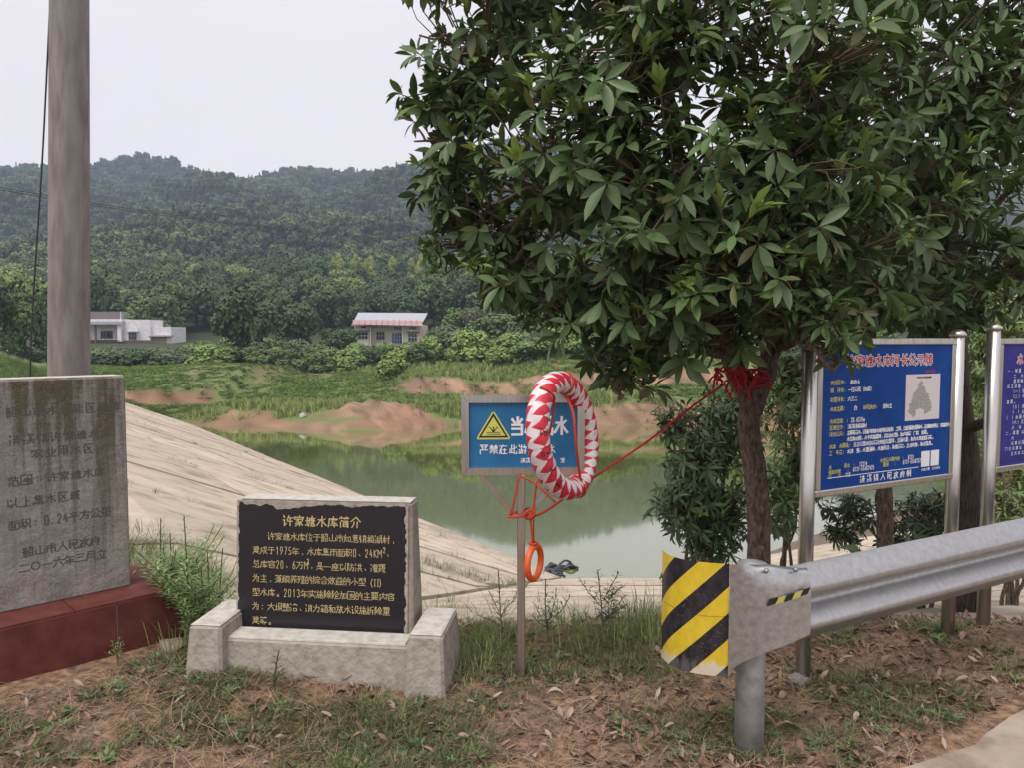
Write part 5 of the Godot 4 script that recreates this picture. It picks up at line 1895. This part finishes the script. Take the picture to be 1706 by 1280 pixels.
func weed(called: String, label: String, p: Vector3, h: float, branches: int, col: Color, leaf_len: float) -> void:
	p.y = ground(p.x, -p.z) - .02
	var w := thing(called, label, "weed", p)
	var st := mb(true)
	var L := leaf_mesh(1.0, .17, .25, .2)
	var xfs := []; var cols := []
	for b in branches:
		var a := rf(0, TAU)
		var y0 := 0.0 if b == 0 else h * rf(.15, .6)
		var start := Vector3(0, y0, 0)
		var tip := Vector3(0, h, 0) if b == 0 else start + Vector3(cos(a) * h * .3, h * rf(.25, .45), sin(a) * h * .3)
		tip += Vector3(rf(-.04, .04), 0, rf(-.04, .04))
		var pts := curve([start, start.lerp(tip, .5) + rand_dir() * .012, tip], 4)
		tube(st, pts, .0032 if b == 0 else .0022, 5)
		var n := int(start.distance_to(tip) / .007)
		for i in n:
			var t := (i + .5) / n
			if t < .1: continue
			var q: Vector3 = start.lerp(tip, t)
			var ang := i * 2.4
			var d := Vector3(cos(ang), .55, sin(ang)).normalized()
			xfs.append(Transform3D(aim(d, Vector3.UP) * leaf_len * rf(.7, 1.2) * (1.1 - t * .55), q))
			var k := rf(.75, 1.3)
			cols.append(Color(col.r * k, col.g * k, col.b * k))
	part(st, "stem", M.twig, w)
	multi(L, xfs, cols, "leaves", M.grass, "", w)

func build_undergrowth() -> void:
	var green := Color(.22, .34, .13)
	weed("tall_weed", "tallest feathery weed between the red plinth and the black tablet", at(318, 1085, 4.1), .72, 11, green, .085)
	weed("tall_weed", "leaning feathery weed closest to the corner of the red plinth", at(288, 1075, 4.25), .6, 9, green * .85, .085)
	weed("tall_weed", "bushy pale weed touching the concrete end block", at(352, 1085, 4.05), .56, 10, Color(.27, .38, .16), .055)
	weed("tall_weed", "low dark weed at the foot of the bushy weeds by the red plinth", at(322, 1105, 3.95), .4, 10, Color(.18, .28, .11), .05)
	weed("tall_weed", "small upright weed behind the other weeds near the red plinth", at(366, 1060, 4.3), .5, 8, green, .05)
	weed("tall_weed", "broad clump of feathery weeds against the inner face of the concrete end block", at(338, 1100, 3.95), .5, 12, green, .07)
	weed("tall_weed", "slender feathery weed rising highest beside the stele slab", at(276, 1050, 4.5), .62, 6, green * 1.1, .08)
	weed("small_weed", "small leafy weed growing in front of the tablet footing", at(455, 1135, 3.42), .22, 4, Color(.1, .12, .06), .05)
	weed("small_weed", "little weed sprouting against the red tiled plinth", at(198, 1088, 3.82), .16, 4, green, .035)
	weed("thin_weed", "thin brown-green weed standing beside the sign post", at(838, 1090, 4.05), .42, 4, Color(.11, .12, .06), .05)
	weed("thin_weed", "thin weed with a few round leaves just past the sign post", at(915, 1085, 4.1), .36, 5, Color(.1, .13, .05), .055)
	weed("leafy_weed", "leafy weed in the tall grass between sign post and striped barrier end", at(1005, 1070, 4.2), .38, 9, Color(.085, .14, .06), .06)
	# grass: foreground clumps, tall tussocks at the bank edge
	var tuft := blade_tuft(9, .058, .11, .0034, .8)
	var tall := blade_tuft(11, .34, .26, .0046, .5)
	var herb := Leaves.new()
	for k in 9:
		var a := k * 2.4
		var d := Vector3(cos(a), rf(.15, .9), sin(a)).normalized()
		var s := Vector3(-sin(a), 0, cos(a)) * rf(.006, .01)
		var o := Vector3(0, rf(0, .02), 0)
		var l := rf(.025, .05)
		var nn := s.cross(d).normalized()
		for q in [o, o + d * l, o + d * l * .5 + s, o, o + d * l * .5 - s, o + d * l]:
			herb.v.append(q); herb.n.append(nn); herb.c.append(Color.WHITE * rf(.85, 1.1))
	var sprig := herb.mesh()
	var xs := []; var cs := []; var xt := []; var ct := []; var xp := []; var cp := []
	for i in 19000:
		var zd := rf(2.2, 4.7)
		var x := rf(-.72 * zd - .3, .72 * zd + .3)
		var n := noise_a.get_noise_2d(x * 95, zd * 95) + .6 * noise_b.get_noise_2d(x * 35, zd * 35)
		var want := n * 1.5 + .02 + .1 * sm(3.4, 3.8, zd) - .3 * sm(4.0, 4.3, zd) - .22 * sm(1.0, 2.0, x)
		if absf(x + 1.9) < .7 and zd > 3.3 + (x + 2.5) * .9: continue
		if rng.randf() > want * 1.5: continue
		if (x - 1.5) * .569 - (zd - 2.95) * .822 > 0: continue
		var p := Vector3(x, ground(x, zd) - .006, -zd)
		var t := rf(.7, 1.3)
		var c := Color(.27 * t, .38 * t, .15 * t).lerp(Color(.5, .4, .26) * t, rf(0, .9))
		if rng.randf() < .17:
			c = Color(.14 * t, .235 * t, .085 * t)
			xp.append(standing(p, rf(.7, 1.3), rf(.8, 1.4))); cp.append(c)
		else:
			xs.append(standing(p, rf(.6, 1.25), rf(.8, 1.4))); cs.append(c)
	for q in [[805, 1110, 3.95, .15, .13, 40, .55], [790, 1130, 3.75, .16, .1, 22, .5], [1020, 1075, 4.1, .42, .12, 46, .62], [960, 1100, 3.9, .25, .1, 22, .35], [1080, 1060, 4.15, .22, .14, 30, .8], [350, 1090, 4.15, .3, .16, 34, .8], [1060, 1120, 3.75, .3, .15, 50, .35], [260, 940, 5.3, .5, .2, 50, .7], [720, 985, 5.3, .5, .2, 30, .7], [240, 938, 5.9, .5, .3, 60, .45], [330, 960, 5.2, .6, .3, 60, .5], [1480, 1180, 3.45, .35, .1, 30, .22], [1600, 1190, 3.45, .3, .08, 24, .22]]:
		var c := at(q[0], q[1], q[2])
		for i in q[5]:
			var p := Vector3(c.x + rng.randfn(0, q[3] * .5), 0, c.z + rng.randfn(0, q[4]))
			if p.x > .62 and -p.z < 3.4: continue
			p.y = ground(p.x, -p.z) - .01
			xt.append(standing(p, rf(.55, 1.15) * q[6], rf(.7, 1.2)))
			var t := rf(.7, 1.25)
			ct.append(Color(.25 * t, .38 * t, .13 * t).lerp(Color(.48, .41, .24) * t, rf(0, .55)))
	# tufts in the joints of the slabs
	for i in 260:
		var x := rf(-12, 3)
		var zd := rf(6, 24)
		if noise_a.get_noise_2d(x * 9, zd * 9) < .12: continue
		var y := near_bank(x, zd)
		if y < WATER + .3: continue
		xt.append(standing(Vector3(x, y, -zd), rf(.3, .6), rf(.6, 1.1)))
		ct.append(Color(.2, .26, .09) * rf(.8, 1.2))
	for r in 4:
		for k in range(-6, 14):
			for j in 26:
				var sv := lerpf([-1.6, 2.6, 6.6, 9.3][r], [2.6, 6.6, 9.3, 12.2][r], rng.randf())
				var av := k * 3.1 + .7 * (r % 2) - .02
				if j % 3 == 0:
					av += rf(0, 3.1)
					sv = [2.6, 6.6, 9.3, 12.0][r] - .02
				if av < -2.3 - .996 * sv or noise_a.get_noise_2d(av * 30, sv * 30) < .05: continue
				var x := -.577 * av - .826 * sv
				var zd := 22.5 + .817 * av - .566 * sv
				var y := near_bank(x, zd)
				if y < WATER + .2: continue
				xt.append(standing(Vector3(x, y + .01, -zd), rf(.2, .55), rf(.5, 1.0)))
				ct.append(Color(.22, .26, .1) * rf(.7, 1.2))
	for i in 90:
		var u := rf(690, 880)
		var p := at(u, 986 + rf(-2, 3), 11.5)
		p.y = near_bank(p.x, 11.5) + .02
		p.z += rf(-.25, .25)
		xt.append(standing(p, rf(.25, .55), rf(.6, 1.1)))
		ct.append(Color(.22, .27, .1) * rf(.8, 1.2))
	multi(tuft, xs, cs, "short_grass", M.grass, "short patchy grass on the bare earth")
	multi(sprig, xp, cp, "ground_herbs", M.grass, "low broad-bladed herbs among the short grass")
	multi(tall, xt, ct, "tall_grass", M.grass, "taller grass along the top of the bank and in the slab joints")
	# dry straw
	var straw := Leaves.new()
	for k in 5:
		var a := rf(0, TAU)
		var d := Vector3(cos(a), 0, sin(a))
		var s := Vector3(-d.z, 0, d.x) * .0009
		var o := rand_dir() * .04
		o.y = rf(.002, .012)
		var l := rf(.08, .24)
		var bend := Vector3(-d.z, 0, d.x) * rf(-.05, .05)
		var prev := o
		for j in range(1, 5):
			var f := j / 4.0
			var q2 := o + d * l * f + bend * f * f + Vector3(0, sin(f * PI) * rf(.004, .02), 0)
			for q in [prev - s, q2 + s, prev + s, prev - s, q2 - s, q2 + s]:
				straw.v.append(q); straw.n.append(Vector3.UP); straw.c.append(Color.WHITE)
			prev = q2
	var xw := []; var cw := []
	for i in 3600:
		var zd := rf(2.2, 4.6)
		var x := rf(-.72 * zd - .2, .72 * zd + .2)
		if absf(x + 1.9) < .7 and zd > 3.3 + (x + 2.5) * .9: continue
		if (x - 1.55) * .569 - (zd - 2.95) * .822 > 0 and rng.randf() < .93: continue
		xw.append(standing(Vector3(x, ground(x, zd), -zd), 1, rf(.6, 1.3)))
		cw.append(Color(.33, .235, .16) * rf(.4, 1.3))
	multi(straw.mesh(), xw, cw, "dry_straw", M.litter, "dry grass stems strewn over the earth")
	# dead leaves: many as litter, the largest in front one by one
	var dead := []
	for k in 4: dead.append(leaf_mesh(1.0, rf(.26, .5), rf(-.5, .6), rf(.4, 1.3)))
	var lit := [[], [], [], []]; var litc := [[], [], [], []]
	for i in 7500:
		var zd := rf(2.3, 5.0)
		var x := rf(-.7 * zd, .72 * zd + .3)
		var want := .45 + .55 * sm(-.2, .9, x) + .5 * noise_a.get_noise_2d(x * 14, zd * 14)
		if rng.randf() > want: continue
		if absf(x + 1.9) < .7 and zd > 3.3 + (x + 2.5) * .9: continue
		if (x - 1.6) * .569 - (zd - 2.95) * .822 > 0 and rng.randf() < .96: continue
		var k := rng.randi() % 4
		var a := rf(0, TAU)
		var d := Vector3(cos(a), rf(-.15, .35), sin(a))
		lit[k].append(Transform3D(aim(d, Vector3(rf(-.5, .5), 1, rf(-.5, .5))) * rf(.028, .068), Vector3(x, ground(x, zd) + rf(.003, .018), -zd)))
		var t := rf(.35, 1.2)
		litc[k].append(Color(.24 * t, .145 * t, .1 * t) if rng.randf() < .8 else Color(.34, .25, .2) * t)
	for k in 4: multi(dead[k], lit[k], litc[k], "leaf_litter", M.litter, "brown leaf litter under the tree and round the stones")
	var spots := [[480, 1165], [290, 1210], [150, 1210], [545, 1150], [620, 1170], [660, 1210], [700, 1240], [420, 1250], [70, 1215], [240, 1165], [560, 1225], [910, 1180], [960, 1165], [1000, 1200], [1040, 1160], [940, 1230], [1090, 1190], [1150, 1180], [1180, 1230], [1310, 1170], [1360, 1150], [1400, 1110], [1440, 1090], [1500, 1060], [1560, 1110], [1330, 1230], [1420, 1220], [1450, 1180], [1520, 1130], [1600, 1080], [1640, 1110], [1380, 1190], [870, 1240], [790, 1260], [1110, 1250], [330, 1150], [810, 1190], [1295, 1205], [1480, 1150], [1570, 1150]]
	var lm := []
	for k in 5:
		var m: StandardMaterial3D = M.litter.duplicate()
		m.albedo_color = [lin(.33, .23, .17), lin(.42, .34, .28), lin(.22, .15, .11), lin(.36, .26, .19), lin(.3, .2, .16)][k]
		lm.append(m)
	for i in spots.size():
		var p := at(spots[i][0], spots[i][1], 1.65 * FOCAL / (spots[i][1] - 565.0))
		p.y = ground(p.x, -p.z) + .012
		var a := rf(0, TAU)
		var o := put(dead[i % 4], "fallen_leaf", lm[i % 5], null, Transform3D(aim(Vector3(cos(a), rf(0, .2), sin(a)), Vector3(rf(-.3, .3), 1, rf(-.3, .3))) * rf(.055, .09), p))
		var u: float = spots[i][0]
		var spot := "by the red plinth" if u < 320 else "in front of the tablet" if u < 765 else "round the sign post" if u < 1060 else "beside the barrier post" if u < 1345 else "under the notice board"
		tag(o, ["brown", "pale tan", "dark brown", "ochre", "dull reddish"][i % 5] + (" curled" if i % 2 else "") + " fallen leaf " + spot + (", low in view" if spots[i][1] > 1200 else ""), "leaf", "fallen leaves in the foreground")
	# stones
	for q in [[1330, 1128, 3.62, .05, "pale stone leaning against the foot of the notice board post"], [1282, 1148, 3.55, .022, "small white pebble beside the barrier post"], [610, 1243, 3.1, .03, "grey stone half sunk in the earth in front of the tablet"], [640, 1160, 3.5, .028, "pinkish stone close to the tablet footing"], [505, 709, 57.4, .32, "round boulder on the far waterline"]]:
		var p := at(q[0], q[1], q[2])
		p.y = ground(p.x, q[2])
		var s := SphereMesh.new()
		s.radius = 1; s.height = 2; s.radial_segments = 14; s.rings = 8
		var st := SurfaceTool.new()
		st.create_from(s, 0)
		var arr := st.commit_to_arrays()
		var vv: PackedVector3Array = arr[Mesh.ARRAY_VERTEX]
		for i in vv.size(): vv[i] *= 1 + .55 * noise_b.get_noise_3dv(vv[i] * 70 + p * 30)
		arr[Mesh.ARRAY_VERTEX] = vv
		var am := ArrayMesh.new()
		am.add_surface_from_arrays(Mesh.PRIMITIVE_TRIANGLES, arr)
		var st2 := SurfaceTool.new()
		st2.create_from(am, 0)
		st2.generate_normals()
		var o := put(st2.commit(), "stone", M.rock, null, Transform3D(Basis(Vector3.UP, rf(0, 6)) * Basis.from_scale(Vector3(1.1, .8, .9) * q[3]), p))
		tag(o, q[4], "stone")
	# driftwood and rubbish at the near water's edge
	for q in [[930, 953, 16.8, .42, "larger dark piece of rubbish floating near the bank"], [920, 966, 19.6, .26, "smaller dark piece of rubbish at the water's edge"]]:
		var p := at(q[0], q[1], 6.5 * FOCAL / (q[1] - 565.0))
		p.y = WATER + .015
		var st := mb(true)
		for k in 7:
			var a := rf(0, TAU)
			var c: Vector3 = Vector3(rf(-.2, .2), 0, rf(-.5, .5)) * float(q[3]) * 2
			tube(st, curve([c, c + Vector3(cos(a) * .25, rf(.04, .12), sin(a) * .3) * q[3] * 2, c + Vector3(cos(a) * .5, .0, sin(a) * .6) * q[3] * 2], 3), rf(.03, .07), 5)
		for k in 3: tube(st, [Vector3(rf(-.5, .5), -.02, rf(-.6, .6)) * float(q[3]) * 1.5, Vector3(rf(-.6, .6), .05, rf(-.6, .6)) * float(q[3]) * 1.5, Vector3(rf(-.9, .9), -.01, rf(-.6, .6)) * float(q[3]) * 1.5], [.02, .16 * float(q[3]), .01], 5)
		var o := part(st, "floating_rubbish", M.debris, null, Transform3D(Basis(), p))
		tag(o, q[4], "rubbish", "floating rubbish")
	var p := at(1106, 966, 20.2)
	p.y = near_bank(p.x, 20.2)
	var st := mb(true)
	tube(st, [p, p + Vector3(.03, .25, 0), p + Vector3(-.02, .42, 0)], [.14, .07, .03], 7)
	tag(part(st, "tree_stump", M.bark_dark), "short dark stump at the water's edge beside the striped barrier end", "stump")

func _ready() -> void:
	rng.seed = 4711
	noise_a.seed = 3
	noise_a.fractal_octaves = 4
	noise_b.seed = 8
	noise_b.fractal_octaves = 3
	noise_b.frequency = .02
	build_sky_light()
	make_materials()
	build_ground()
	build_water()
	build_dam()
	build_road()
	build_hill_forest()
	build_wood()
	build_far_grass()
	build_houses()
	build_pole()
	build_stele()
	build_plaque()
	build_sign()
	build_ring()
	build_ropes()
	build_boards()
	build_guardrail()
	build_trees()
	build_undergrowth()
